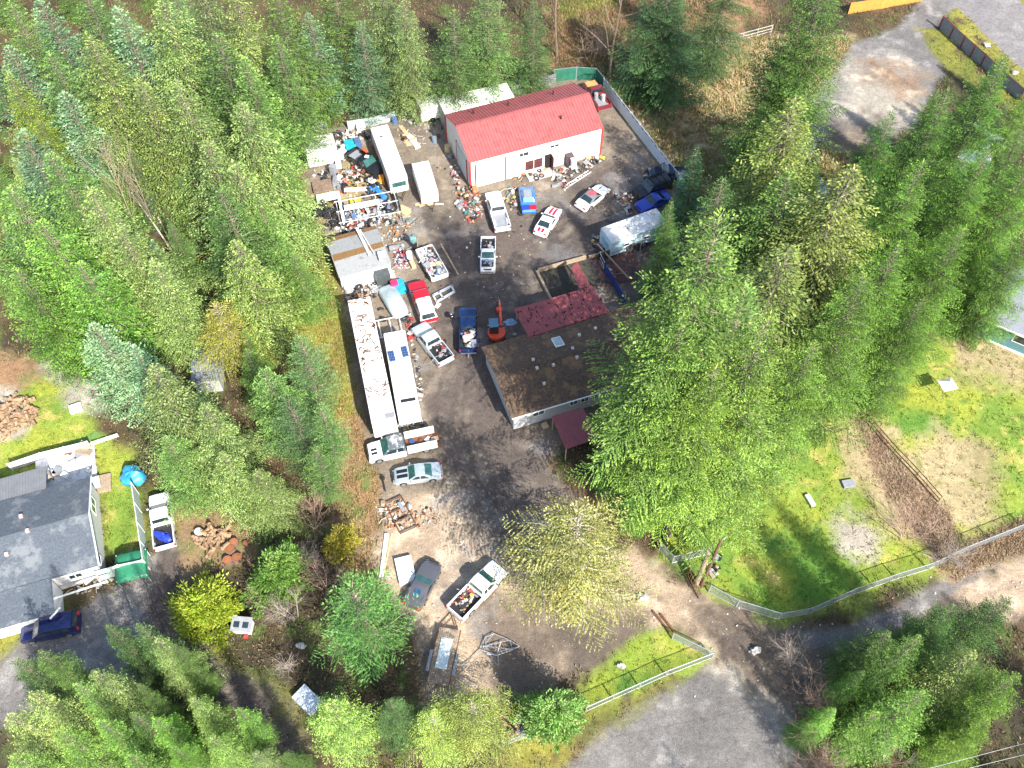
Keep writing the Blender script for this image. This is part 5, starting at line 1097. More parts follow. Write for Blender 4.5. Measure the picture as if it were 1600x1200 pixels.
# bed trailer full of rubbish (upper middle)
a=at(662,388,.8);b=at(688,434,.8); c=(a+b)/2; hd=ang(b,a)
t=thing('bed_trailer',(c.x,c.y,0),hd,'trailer made from a pickup bed, heaped with bags and scrap in mid yard','trailer')
m=MB(); L2=2.35; 
for sgn in (-1,1): m.box((0,sgn*1.0,.85),(2*L2,.08,.6)); 
m.box((-L2,0,.8),(.08,2.0,.55)); m.box((L2,0,.85),(.08,2.0,.6)); m.box((0,0,.6),(2*L2,2.0,.06)); m.build('bed',WP,t)
for sgn in (-1,1): MB().cyl((-.3,sgn*1.08,.37),.37,.22,18,'y').build('wheel',G['tyre'],t)
MB().box((-L2-.1,0,.5),(.12,1.9,.14)).build('rear_bumper',G['chrome'],t); MB().box((L2+.5,0,.5),(1,.1,.1)).build('drawbar',G['blk'],t)
t_bed=(t,hd,c)
# excavator
a=at(765,478,0);b=at(781,530,0); hd=ang(at(776,528),at(771,478)); p=at(776,527)
t=thing('mini_excavator',(p.x,p.y,0),hd,'small orange-red excavator with its arm reaching up the yard','excavator'); OR=paint('digger_orange',(.65,.07,.02),.4)
for sgn in (-1,1):
    pr=[(x,z) for x,z in ((-1.1,.15),(-.95,0),(.95,0),(1.1,.15),(1.1,.38),(.9,.5),(-.9,.5),(-1.1,.38))]
    m=MB(); m.loft([[(x,sgn*.72-.17,z) for x,z in pr],[(x,sgn*.72+.17,z) for x,z in pr]]); m.build('track',G['blk'],t)
m=MB(); m.box((1.35,0,.3),(.1,1.75,.4)); m.build('blade',G['steel'],t)
m=MB(); pts=[(-.95*math.cos(q)*1.0-.1,.98*math.sin(q)) for q in [math.pi*(-.5+i/12) for i in range(13)]]; m.prism(pts+[(.45,.9),(.45,-.9)],.6,1.15); m.build('house',OR,t,bevel=.06)
m=MB(); m.box((.15,.28,1.75),(1.15,.95,1.2)); cb=m.build('cab',G['blk'],t,bevel=.05); MB().box((.15,.28,2.38),(1.2,1.0,.07)).build('cab_roof',M('blue_grey_roof',(.09,.17,.24),.3,0,.1,2),cb,bevel=.03)
for y in (-.2,.76): MB().box((.15,y+.0,1.8),(.85,.02,.8)).build('cab_window',G['tglass'],cb)
m=MB()
m.loft([[(x-.02,-.55-h_,z),(x,-.55-h_,z+w_),(x,-.55+h_,z+w_),(x-.02,-.55+h_,z)] for x,z,w_,h_ in ((.6,.9,.3,.12),(1.4,2.1,.34,.12),(2.3,2.55,.28,.11),(3.1,2.3,.2,.1))]); bo=m.build('boom',OR,t)
m=MB(); m.loft([[(x,-.55-.09,z),(x,-.55-.09,z+w_),(x,-.55+.09,z+w_),(x,-.55+.09,z)] for x,z,w_ in ((2.9,2.55,.2),(3.2,1.8,.25),(3.55,.75,.18))]); m.build('arm',OR,bo)
m=MB(); m.tube([(1.0,-.55,1.2),(2.0,-.55,2.2)],.05,6); m.tube([(2.0,-.55,2.95),(3.0,-.55,2.7)],.05,6); m.build('ram',G['chrome'],bo)
m=MB(); m.loft([[(3.75,-.85,.55),(3.55,-.85,.1),(3.2,-.85,.15),(3.25,-.85,.6)],[(3.75,-.25,.55),(3.55,-.25,.1),(3.2,-.25,.15),(3.25,-.25,.6)]]); m.build('bucket',OR,bo)
# blue tractor in the junk
p=at(590,305)
t=thing('tractor',(p.x,p.y,0),R(-50),'small blue tractor with a round nose in the junk below the plain white camper','tractor'); TB=paint('tractor_blue',(.04,.20,.48),.5)
MB().box((.7,0,.85),(1.3,.6,.5)).build('bonnet',TB,t,bevel=.08); MB().box((-.6,0,.75),(1.1,.9,.25)).build('seat_deck',TB,t,bevel=.05); MB().box((-.75,0,1.05),(.4,.45,.35)).build('seat',G['blk'],t,bevel=.05); MB().cyl((1.5,0,.8),.36,.3,14,'x').build('nose',TB,t)
for sgn in (-1,1):
    w_=MB().cyl((-.7,sgn*.72,.55),.55,.3,18,'y').build('rear_wheel',G['tyre'],t); MB().cyl((-.7,sgn*.88,.55),.28,.04,12,'y').build('rim',TB,w_)
    MB().cyl((1.1,sgn*.6,.32),.32,.2,14,'y').build('front_wheel',G['tyre'],t)
# open engine trailer between semi and canopy
p=at(603,517)
t=thing('frame_trailer',(p.x,p.y,0),R(14),'open frame trailer with engine blocks between the very long trailer and the silver pickup','trailer')
m=MB(); [m.box((0,y,.55),(3.4,.08,.08)) for y in (-1.2,1.2)]; [m.box((x,0,.55),(.08,2.4,.08)) for x in (-1.7,-.6,.6,1.7)]; m.box((-1.7,0,1.2),(.07,2.4,.07)); m.box((-1.7,1.2,.9),(.07,.07,.7)); m.box((-1.7,-1.2,.9),(.07,.07,.7)); m.build('frame',WHT,t)
for sgn in (-1,1): MB().cyl((0,sgn*1.35,.35),.35,.2,16,'y').build('wheel',G['tyre'],t)
# ================= junk, tyres, logs, small things =================
PAL=[M('dusty_white',(.62,.61,.58),.6,0,.25,5,dirt=(.35,.31,.26),dirt_amt=.35,dscale=3),G['greyp'],G['blk'],G['rust'],G['steel'],M('scrap_red',(.34,.05,.04),.6,0,.2,3),M('scrap_blue',(.07,.13,.27),.6,0,.2,3),M('cardboard',(.50,.36,.21),.8,0,.2,3),M('scrap_teal',(.10,.22,.22),.6,0,.2,3),M('pink_plastic',(.48,.17,.25),.6,0,.2,3),G['wood'],M('off_white',(.50,.46,.40),.7,0,.1,3),M('orange_rust',(.42,.17,.06),.8,0,.3,4),M('scrap_yellow',(.6,.45,.06),.6,0,.2,3)]
def tyre_mb(m,c,r=.33,w=.2,tilt=0,mi=0,az=0):
    A=rotm(rx=tilt,rz=az); n=14; prof=[(r*.58,-w*.4),(r*.85,-w*.5),(r,-w*.3),(r,w*.3),(r*.85,w*.5),(r*.58,w*.4)]; vs=[]
    for i in range(n):
        q=2*math.pi*i/n
        for a,b in prof: vs.append(Vector(c)+A@Vector((a*math.cos(q),a*math.sin(q),b)))
    k=len(prof); m.add(vs,[(i*k+j,((i+1)%n)*k+j,((i+1)%n)*k+(j+1)%k,i*k+(j+1)%k) for i in range(n) for j in range(k)],mi)
def bit(m,rn,p,s,mis):
    mi=rn.choice(mis); k=rn.random(); x,y,z=p
    if k<.34: m.box((x,y,z+s*.3),(s*rn.uniform(.5,1.6),s*rn.uniform(.3,.9),s*rn.uniform(.15,.7)),rz=rn.random()*3,rx=rn.uniform(-.4,.4),ry=rn.uniform(-.4,.4),mi=mi)
    elif k<.42: tyre_mb(m,(x,y,z+s*.2),s*rn.uniform(.5,.8),s*.35,rn.choice((0,.3,1.3)),2,rn.random()*3)
    elif k<.54: m.cyl((x,y,z+s*.3),s*.35,s*rn.uniform(.3,1.0),9,rot=rotm(rx=rn.choice((0,1.5,.4)),rz=rn.random()*3),mi=mi)
    elif k<.68: m.blob((x,y,z+s*.25),(s*rn.uniform(.3,.6),s*rn.uniform(.25,.5),s*.3),rn.randint(0,999),6,mi,.5)
    elif k<.85:
        a=rn.random()*6.3; L=s*rn.uniform(1.2,3.0); m.tube([(x,y,z+.05),(x+L*.5*math.cos(a),y+L*.5*math.sin(a),z+s*rn.uniform(.1,.5)),(x+L*math.cos(a+.2),y+L*math.sin(a+.2),z+rn.uniform(.03,.3))],rn.uniform(.02,.045),4,mi=mi)
    else: m.box((x,y,z+.06+s*.1),(s*rn.uniform(1,2),s*rn.uniform(.4,1.2),.03),rz=rn.random()*3,rx=rn.uniform(-.3,.3),ry=rn.uniform(-.3,.3),mi=mi)
def heap(name,label,cat,poly,n,s,mis,hz=.5,seed=1,z0=0,kind='stuff',flat=False):
    rn=random.Random(seed); P=[at(x,y,z0) for x,y in poly]; c=sum(P,Vector())/len(P); X=[p.x for p in P];Y=[p.y for p in P]
    m=MB(); q=0; PA=[(p.x,p.y) for p in P]; k=0
    while q<n and k<n*20:
        k+=1; x=rn.uniform(min(X),max(X)); y=rn.uniform(min(Y),max(Y)); d=float(inpoly_sd(np.array([x]),np.array([y]),PA)[0])
        if d<.02: continue
        q+=1; bit(m,rn,(x-c.x,y-c.y,rn.random()*hz*min(1,d*1.2)),s*rn.uniform(.3,1.1)*(2.2 if rn.random()<.1 else 1),mis if rn.random()<.72 else [1,2,3,11,4])
    o=m.build(name,PAL); o.location=(c.x,c.y,z0); tag(o,label,cat,kind=kind); return o
A_=list(range(14))
heap('scrap_heap','heap of orange and white scrap at the front left corner of the workshop','scrap',[(712,295),(735,290),(752,302),(754,345),(735,350),(722,330),(708,312)],150,.42,[0,1,3,4,5,7,8,10,12,12,3,11,5],.6,1)
heap('scrap_heap','scatter of parts against the shaded left wall of the workshop','scrap',[(700,245),(712,245),(722,290),(708,290)],40,.4,[0,1,2,4,9,5],.5,2)
heap('scrap_heap','heap of white bags and machine parts right of the workshop doorway','scrap',[(862,268),(900,258),(905,280),(880,300),(866,290)],75,.42,[0,0,1,4,5,2,11],.7,3)
heap('scrap_heap','long pile of offcuts at the right end of the workshop front wall','scrap',[(912,250),(938,243),(944,250),(915,266)],35,.4,[0,2,7,11,13],.4,4)
heap('scrap_heap','parts heap between the white pickup and the blue and red race shell','scrap',[(793,288),(806,290),(806,325),(796,330),(790,305)],60,.36,[1,4,8,10,5,2,13],.5,5)
heap('scrap_heap','small scatter of parts behind the blue and red race shell','scrap',[(800,275),(850,262),(856,272),(806,288)],50,.35,[3,12,10,0,2],.4,6)
heap('scrap_heap','scatter of papers and metal bits right of the old white coupe','scrap',[(960,300),(985,300),(992,316),(965,318)],45,.35,[1,0,3,4,11,5],.2,7)
heap('scrap_heap','dense heap of white and grey junk behind the black stripped pickup','scrap',[(516,212),(548,205),(556,225),(540,252),(522,250)],150,.42,[0,0,11,1,2,3,4,11],.6,8)
heap('scrap_heap','junk piled on the flat roof of the low white hut','scrap',[(470,216),(512,210),(515,218),(474,224)],30,.3,[0,8,7,3,11,10],.15,9,z0=1.92)
heap('scrap_heap','white and wooden junk between the corrugated fence and the plain white camper','scrap',[(548,208),(578,204),(580,216),(556,222)],36,.4,[0,11,7,2],.4,10)
heap('scrap_heap','heap of boxes and papers at the back fence right of the plain white camper','scrap',[(636,178),(662,172),(668,190),(640,194)],70,.45,[0,0,11,7,1],.5,11)
heap('scrap_heap','scatter of papers left of the side wall of the workshop','scrap',[(618,190),(690,180),(700,215),(660,230),(625,225)],60,.32,[0,11,7,2,10],.1,12)
heap('scrap_heap','mixed junk and boards around the white beam in the upper left junk area','scrap',[(525,270),(560,258),(600,275),(604,300),(560,300),(528,300)],160,.45,[0,12,12,3,5,7,10,11,2],.5,13)
heap('scrap_heap','jumbled white and blue junk below the black stripped pickup, left half','scrap',[(500,268),(530,262),(536,300),(505,300)],50,.4,[0,3,2,1,4],.4,14)
heap('scrap_heap','dense tangle of white and blue parts filling the racks above the grey-roofed shed','scrap',[(540,326),(612,314),(620,338),(610,350),(545,362)],300,.42,[0,0,0,11,2,6,1,3,4,5],.8,15)
heap('scrap_heap','strip of parts and frames left of the racks','scrap',[(505,318),(540,330),(544,366),(515,362)],80,.4,[2,2,1,0,7],.5,16)
heap('scrap_heap','scattered debris between the racks and the green wrapped bundle','scrap',[(612,335),(640,335),(650,352),(625,395),(606,380)],110,.3,[0,11,12,7,1,8],.15,17)
heap('scrap_heap','heap of white and black bags left of the white barrel','scrap',[(612,388),(632,384),(640,410),(636,422),(616,420)],100,.4,[0,0,2,2,9,6,1,5],.6,18)
heap('rubbish_load','mound of pink, blue and white bags heaped in the bed trailer','load',[(655,390),(672,386),(694,426),(672,436)],170,.42,[0,0,0,1,9,6,8,11,2,7],.7,19,z0=.75)
heap('scrap_load','red and black engine parts in the bed of the silver pickup','load',[(676,537),(690,530),(704,552),(690,561)],60,.34,[2,2,5,4,5,1],.3,20,z0=.85)
heap('scrap_load','white boxes and orange odds and ends in the bed of the dark blue pickup','load',[(721,519),(743,519),(743,544),(722,544)],90,.34,[0,0,11,5,12,1,7],.45,21,z0=.85)
heap('scrap_load','broken wood, cloth and a red box in the bed of the white hitched pickup','load',[(710,941),(733,917),(746,928),(724,955)],120,.34,[11,7,7,0,5,2,13,10,11],.45,22,z0=.85)
heap('scrap_load','few dark things lying in the bed of the small white bonnetless pickup','load',[(756,376),(770,376),(770,388),(756,388)],18,.3,[1,2,3,0],.15,23,z0=.85)
heap('scrap_heap','burnt white rubble and boards around the dark frame in the tan lower yard','scrap',[(592,790),(625,782),(680,795),(685,812),(650,826),(600,825)],170,.3,[0,11,12,7,3,10],.12,24)
heap('scrap_heap','red parts and rims between the covered car and the silver pickup','scrap',[(628,494),(642,490),(652,520),(645,536),(636,520)],60,.36,[5,5,0,1,2],.4,25)
heap('scrap_heap','parts along the right side of the travel trailer with solar panels','scrap',[(640,540),(648,536),(664,620),(658,640)],40,.3,[0,11,1,2],.25,26)
heap('scrap_heap','chairs and white tanks between the travel trailer and the white work truck','scrap',[(622,662),(660,652),(662,668),(626,674)],34,.4,[0,0,2,13,1],.4,27)
heap('scrap_heap','heap of pipes and drums at the front of the low grey-roofed shed','scrap',[(533,452),(590,440),(605,448),(600,462),(545,478)],120,.4,[0,1,2,3,12,11,4],.4,28)
heap('scrap_heap','tangled bits behind the pale blue camper hitch','scrap',[(922,372),(940,362),(945,385),(925,392)],45,.34,[2,1,13,9,4],.3,29)
heap('scrap_heap','broken tan boards at the corner of the timber pen','scrap',[(940,415),(965,425),(955,436)],24,.5,[7,10,3],.2,30)
heap('scrap_heap','dark engine parts by the lower end of the white panel fence','scrap',[(1008,265),(1034,262),(1034,275),(1005,280)],40,.4,[2,2,1,4,3],.4,31)
heap('scrap_heap','grey and white clutter at the wheels of the royal blue car','scrap',[(976,322),(1000,322),(1000,335),(980,340)],26,.36,[1,0,2,4],.3,32)
heap('scrap_heap','brown rotten boards above the cluttered patio deck','scrap',[(90,700),(140,697),(152,716),(120,722)],60,.5,[10,3,3,2,7],.4,33)
heap('scrap_heap','white bags and wood in front of the porch of the grey shingled house','scrap',[(110,915),(190,892),(200,900),(120,932)],70,.36,[0,11,7,10,1],.25,34)
heap('brush_pile','pile of cut branches and posts left of the pale green rounded tree','brush',[(780,1125),(835,1110),(838,1150),(795,1155)],90,.5,[10,3,10,12,7],.4,35)
heap('scrap_heap','crates and baskets on the grass by the gate and the utility pole','scrap',[(1105,880),(1120,882),(1122,905),(1106,905)],14,.4,[0,2,1,10],.3,36)
# forest floor twigs & stones in the yard
rn=random.Random(77)
def pebbles(name,poly,n,s,cols,seed):
    rs=random.Random(seed); P=pxpoly(poly); X=[p[0] for p in P];Y=[p[1] for p in P]; m=MB()
    xs=np.array([rs.uniform(min(X),max(X)) for _ in range(n)]); ys=np.array([rs.uniform(min(Y),max(Y)) for _ in range(n)]); ok=inpoly_sd(xs,ys,P)>0
    for x,y in zip(xs[ok],ys[ok]): 
        if gsample(x,y)[1]==3: continue
        q=s*rs.uniform(.3,1.3)**2; m.box((x,y,q*.25),(q,q*rs.uniform(.4,1),q*.5),rz=rs.random()*3,rx=rs.uniform(-.4,.4),mi=rs.randrange(len(cols)))
    tag(m.build(name,cols),kind='stuff')
pebbles('litter',[(520,205),(700,170),(1000,250),(1000,330),(900,330),(760,500),(700,470),(640,440),(600,400)],650,.13,[PAL[0],PAL[11],PAL[2],PAL[7],PAL[1]],5)
pebbles('stones',[(600,780),(900,880),(1160,1000),(1300,1050),(1180,1110),(860,1100),(640,1080)],420,.12,[PAL[11],G['conc'],PAL[10]],6)
pebbles('litter',[(470,210),(600,200),(640,480),(545,480)],700,.2,[PAL[0],PAL[11],PAL[12],PAL[3],PAL[2]],7)
pebbles('stones',[(1020,870),(1600,850),(1600,960),(1300,1060),(1150,1030)],260,.11,[PAL[11],G['conc']],8)
# tyres: one built, copied
tm_=MB(); tyre_mb(tm_,(0,0,.1)); tproto=tm_.build('tyre',G['tyre'],smooth=50); tag(tproto,'worn black tyre in the heap of tyres at the left edge of the junk area','tyre','tyres heaped at the left edge of the junk')
sp=[]
for i in range(62):
    c=rn.choice(((515,330),(525,325),(520,345),(512,318),(488,330),(494,322),(530,350),(522,338),(500,335),(532,335)))
    sp.append((c[0]+rn.gauss(0,6),c[1]+rn.gauss(0,6),rn.random()*.55,rn.choice((0,0,.3,1.2))))
for i,(x,y,z,tl) in enumerate(sp):
    o=tproto if i==0 else tproto.copy()
    if i: COL.objects.link(o)
    o.location=(*at(x,y,z).xy,z); o.rotation_euler=(tl,0,rn.random()*6); s_=rn.uniform(.9,1.25); o.scale=(s_,s_,s_)
for x,y,lb in ((603,312,'lone tyre lying on the dirt below the blue tractor'),(568,308,'tyre lying flat in the junk left of the blue tractor'),(500,275,'upright tyre on the flat trailer at the far left, first'),(508,272,'upright tyre on the flat trailer at the far left, second'),(553,455,'tyre leaning on the drums before the grey-roofed shed'),(555,465,'black tyre below the drums before the grey-roofed shed'),(838,280,'tyre leaning by the workshop step'),(846,276,'second tyre by the workshop step, right of the other'),(985,330,'tyre lying at the nose of the royal blue car'),(1000,328,'tyre standing at the nose of the royal blue car, right one'),(814,335,'black tyre lying in front of the blue and red race shell'),(595,485,'tyre leaning by the covered car and long trailer')):
    o=tproto.copy(); COL.objects.link(o); o.location=(*at(x,y).xy,0.02); o.rotation_euler=(rn.choice((0,.0,1.1)),0,rn.random()*6); o['label']=lb; del o['group']
# barrels, boxes and other single things
def barrel(px,py,r,h,mat,lb,name='barrel',tilt=0):
    m=MB(); m.cyl((0,0,h/2),r,h,18); m.cyl((0,0,h*.33),r*1.03,.04,18); m.cyl((0,0,h*.66),r*1.03,.04,18); m.cyl((0,0,h+.01),r*.9,.02,18)
    o=single(name,m,mat,(*at(px,py).xy,0 if not tilt else r),0,lb,'barrel'); o.rotation_euler=(tilt,0,.4)
barrel(640,404,.34,1.0,G['white'],'white barrel standing beside the bed trailer of rubbish')
barrel(617,193,.36,.9,PAL[6],'blue barrel at the back fence beside the plain white camper')
barrel(699,236,.34,.9,M('tan_drum',(.50,.42,.22),.7),'tan drum at the far corner of the workshop side wall')
barrel(679,222,.3,.8,M('bluegrey_drum',(.16,.22,.27),.6),'blue-grey drum on the dark dirt left of the workshop')
barrel(540,448,.5,1.2,G['steel'],'big grey metal drum at the left front of the grey-roofed shed')
barrel(545,458,.42,1.0,G['conc'],'shorter pale drum in front of the big grey metal drum')
barrel(1122,872,.32,.4,G['blk'],'round black tub on the grass by the utility pole','tub')
barrel(672,1,.3,.8,PAL[6],'blue drum hidden at the top edge among the firs') if False else None
barrel(312,834,.35,.6,G['white'],'white tank with a dark hole beside the cut log rounds','tank')
barrel(41,962,.3,.8,PAL[6],'blue barrel in front of the porch of the grey shingled house')
def boxy(name,px,py,z,d,rz,mat,lb,cat='box',bev=.02,rx=0,ry=0):
    return single(name,MB().box((0,0,d[2]/2),d,rx=rx,ry=ry),mat,(*at(px,py,z).xy,z),R(rz),lb,cat,bevel=bev)
boxy('white_board',634,893,0.0,(1.55,2.6,.5),15,M('white_chest',(.80,.82,.80),.5,0,.08,1.5),'plain white rectangular box lid beside the charcoal sports car')
boxy('truck_topper',482,1096,0,(2.3,1.5,.7),-40,M('mossy_white',(.55,.62,.70),.5,0,.1,2,dirt=(.12,.13,.15),dirt_amt=.35,dscale=2.2),'speckled pale blue pickup topper lying beside the dead branches','topper',.06)
boxy('plywood_sheet',638,218,0,(1.1,2.4,.05),20,PAL[7],'orange-tan plywood sheet on the ground right of the plain white camper','board')
boxy('plywood_strip',632,205,0,(.5,2.4,.06),30,PAL[7],'narrow orange-tan board above the plywood sheet','board')
boxy('narrow_cabinet',646,223,0,(.7,2.6,.35),30,G['white'],'long white narrow cabinet lying right of the plywood sheet','cabinet')
boxy('wooden_crate',626,289,0,(1.7,1.5,.7),15,M('pallet_wood',(.55,.42,.24),.8,0,.2,4),'wooden crate of red and dark items below the plain white camper','crate')
heap('crate_load','red and dark items filling the wooden crate below the camper','load',[(620,284),(632,281),(634,292),(622,294)],24,.25,[5,2,1,0],.1,40,z0=.7)
boxy('wooden_crate',631,333,0,(1.4,1.2,.6),-30,PAL[7],'open wooden crate with a pale lid right of the racks','crate')
boxy('white_appliance',565,203,0,(1.1,1.1,1.0),8,G['white'],'white square appliance with a dark hole at the back fence','appliance')
for i,(x,y,a_,l_) in enumerate(((664,316,15,2.4),(672,312,8,2.0),(668,320,3,3.0),(678,318,-8,2.4),(664,320,30,1.5))): boxy('timber_board',x,y,0.03+i*.05,(l_,.22,.05),a_,PAL[11] if i%2 else PAL[7],'pale board in front of the small cargo trailer, '+('thickest one','short upper one','longest thin one','thin right-hand one','short tilted one')[i],'board',.0)
boxy('white_table',565,296,.7,(4.2,.6,.12),5,G['white'],'long white beam-like panel left of the orange bracket','panel')
boxy('machine',595,285,0,(.9,1.0,.8),10,M('orange_paint',(.75,.28,.03),.5),'orange metal frame above the blue tractor','frame')
boxy('yellow_box',556,318,0,(1.3,.8,.5),12,M('amber_plastic',(.72,.42,.04),.5),'amber yellow flat box above the racks','box')
boxy('white_slab',511,308,.5,(2.5,1.3,.12),16,G['white'],'white flatbed deck with tyres at the far left of the junk','deck')
boxy('white_slab',504,291,.35,(2.4,2.0,.12),16,M('brown_deck',(.20,.14,.10),.8,0,.4,3),'brown flatbed floor above the heap of tyres','deck')
boxy('white_wall_panel',534,330,.0,(.35,5.2,.9),14,G['white'],'tall narrow white panel running beside the heap of tyres','panel')
boxy('teal_box',548,232,0,(1.3,1.4,.9),20,M('teal_plastic',(.02,.35,.42),.5),'bright teal box behind the black stripped pickup')
boxy('navy_box',559,228,0,(.9,1.2,.9),20,PAL[6],'dark blue box beside the bright teal one')
boxy('orange_crate',569,240,0,(.8,.8,.5),30,M('orange_red_plastic',(.62,.12,.04),.5),'orange-red crates beside the black stripped pickup','crate')
boxy('pallet_frame',589,448,0,(1.5,1.4,.05),25,G['white'],'white cabinet tray in front of the covered car')
boxy('blue_bin',623,452,0,(1.4,1.6,.8),20,M('bright_blue_plastic',(.02,.32,.62),.5),'bright blue bin between the covered car and red pickup','bin')
boxy('red_toolbox',616,444,.81,(.8,.7,.35),20,M('magenta_red',(.62,.03,.12),.5),'pinkish-red box sitting on the bright blue bin')
boxy('brown_bin',645,416,0,(.5,.9,.6),25,PAL[7],'tan box between the white barrel and the heap of bags')
boxy('wood_plank',702,405,0,(.2,5.2,.12),25,G['wood'],'long brown plank beside the bed trailer of rubbish','plank')
boxy('metal_gutter',600,868,0,(.35,4.4,.18),-2,G['white'],'long white board along the left edge of the tan lower yard','board')
boxy('timber_board',606,866,0,(.12,4.2,.1),-6,M('pale_yellow_wood',(.62,.50,.22),.7),'thin yellowish board beside the long white board','board')
boxy('scaffold_plank',700,1040,0,(.05,.05,.05),0,G['wood'],'x') if False else None
boxy('sandstone_block',1056,897,0,(.01,.01,.01),0,G['wood'],'x') if False else None
boxy('yellow_fence_end',4,962,0,(1.2,.5,.5),10,M('bright_yellow',(.75,.55,.02),.5),'bright yellow box in the lower left by the porch end')
boxy('wood_bench',160,757,0,(1.8,1.9,.3),15,G['wood'],'weathered plank platform between the patio deck and the blue tent','platform')
boxy('white_crate',120,640,0,(1.2,.9,.5),25,G['white'],'white box on the pale dirt beside the firewood clearing')
boxy('green_planter',1265,783,0,(.5,1.3,.3),20,M('pale_green_metal',(.45,.55,.45),.6),'pale green metal frame lying on the lawn','frame')
boxy('fire_pit',1325,757,0,(1.2,.8,.3),10,G['greyp'],'grey fire pit on the lawn near the bramble strip','fire pit')
boxy('cardboard_box',851,666,.1,(.6,.6,.3),25,PAL[7],'tan box on the porch beside the small red roof')
# ladder
t=thing('ladder',(*at(902,281).xy,0),ang(at(889,288),at(912,273)),'long aluminium ladder lying on the ground before the workshop','ladder'); L=4.4
for y in (-.22,.22): MB().box((0,y,.1),(L,.05,.08)).build('rail',G['white'],t)
for k in range(13): MB().box((-L/2+.2+k*(L-.4)/12,0,.1),(.05,.4,.05)).build('rung',G['white'],t)
# exercise machine / fridge by wall
boxy('dark_cabinet',889,258,0,(.9,.8,1.7),20,M('maroon_black',(.07,.04,.05),.5),'tall dark cabinet against the workshop wall, left of the yellow thing','cabinet')
boxy('white_fridge',895,262,0,(.7,.7,1.5),20,M('fridge_white',(.62,.66,.70),.4),'pale grey fridge beside the tall dark cabinet','fridge')
t=thing('frame_machine',(*at(914,270).xy,0),R(20),'dark tubular stand near the right end of the workshop front wall','stand')
m=MB()
for x,y in ((-.4,-.3),(.4,-.3),(.4,.3),(-.4,.3)): m.tube([(x,y,0),(x*.6,y*.6,1.7)],.04,5)
m.build('frame',G['blk'],t); MB().blob((0,0,1.6),(.35,.3,.25),3).build('head',G['greyp'],t)
# racks above the shed
t=thing('steel_rack',(*at(580,350).xy,0),R(15),'long white steel pipe rack over the tangled parts above the grey-roofed shed','rack')
for i,(y,z) in enumerate(((-.2,1.3),(1.6,1.4),(3.2,1.5))): MB().box((0,y,z),(7.4,.07,.07)).build('beam',G['white'],t)
for x in (-3.5,-1.2,1.2,3.5):
    MB().box((x,1.5,1.1),(.08,3.6,.08)).build('cross_bar',G['steel'],t); MB().box((x,-.2,.65),(.08,.08,1.3)).build('post',G['steel'],t); MB().box((x,3.2,.75),(.08,.08,1.5)).build('post',G['steel'],t)
MB().box((-.6,1.9,1.55),(4.2,.7,.12)).build('white_tray',G['white'],t); MB().box((3.75,1.7,.95),(.06,3.0,1.3)).build('green_panel',M('dark_green_panel',(.05,.09,.07),.6),t)
# pop-up camper truck bed skeletons
t=thing('trailer_chassis',(*at(627,806).xy,0),R(-62),'rusty black rectangular frame lying on rubble in the tan lower yard','frame')
m=MB(); [m.box((0,y,.3),(3.6,.09,.1)) for y in (-.85,.85)]; [m.box((x,0,.3),(.09,1.8,.1)) for x in (-1.8,-.6,.5,1.8)]; m.build('frame',G['rust'],t); MB().box((-.7,.35,.38),(1.1,.35,.1)).build('plate',G['greyp'],t)
t=thing('axle',(*at(600,757).xy,0),R(-75),'black axle with hub standing left of the silver sedan','axle'); MB().box((0,0,.25),(1.8,.12,.12)).build('beam',G['blk'],t); MB().cyl((-.6,0,.3),.2,.3,12,'x').build('hub',G['blk'],t)
# aluminium canopy frame heap
t=thing('tent_frame',(*at(772,1020).xy,0),0,'collapsed silver tent frame lying on the dirt right of the flatbed trailer','frame'); m=MB(); rn=random.Random(12)
pts=[(-3.6,-1.2),(-2.4,-1.1),(-1.3,.2),(-.8,1.3),(0,1.6),(1.4,1.0),(2.2,.5),(1.6,.2),(.4,-.3),(-.6,-.2),(-1.0,.5),(.6,.9),(.3,.0),(.4,-1.2)]
for i in range(len(pts)-1): m.tube([(*pts[i],.12+rn.random()*.25),(*pts[i+1],.12+rn.random()*.3)],.032,5)
for i in range(14): a,b=rn.choice(pts[2:]),rn.choice(pts[2:]); m.tube([(*a,.1+rn.random()*.3),(*b,.1+rn.random()*.3)],.024,5)
m.build('tube_frame',G['steel'],t)
# grill
t=thing('kettle_grill',(*at(706,501).xy,0),0,'black round kettle grill standing left of the dark blue pickup','grill')
MB().blob((0,0,.85),(.36,.36,.26),1,10,amp=0).build('lid',BK,t,smooth=60)
for q in (0,2.1,4.2): MB().tube([(.3*math.cos(q),.3*math.sin(q),0),(.2*math.cos(q),.2*math.sin(q),.7)],.025,5).build('leg',G['blk'],t)
MB().box((0,0,1.13),(.16,.05,.05)).build('handle',G['white'],t)
# wrapped bundle
t=thing('wrapped_engine',(*at(648,388).xy,0),R(0),'tall grey-green wrapped bundle on a black stand beside the bed trailer','bundle')
MB().tube([(0,0,0),(0,0,1.0)],[.32,.36],8).build('stand',G['blk'],t); MB().blob((-.05,0,1.55),(.42,.36,.75),2,11,amp=.4).build('wrap',M('camo_wrap',(.12,.24,.24),.6,0,.6,5),t,smooth=60); MB().tube([(.3,0,.1),(.45,0,1.6)],.05,5).build('pole',G['wood'],t)
# hutch
t=thing('hutch',(*at(382,982).xy,0),R(-5),'white wire-fronted garden hutch right of the round yellow-green shrub','hutch')
MB().box((0,0,.5),(1.6,1.1,.9)).build('body',WHT,t,bevel=.03); m=MB(); slab(m,(-.9,-.65,1.0),(.9,-.65,1.0),(.9,.6,1.35),(-.9,.6,1.35)); m.build('roof',G['greyp'],t); MB().box((.4,-.8,.2),(.4,.3,.3)).build('red_bin',PAL[5],t)
for x in (-.4,.4): MB().box((x,-.1,1.22),(.5,.5,.02),rx=.19).build('pane',G['glass'],t)
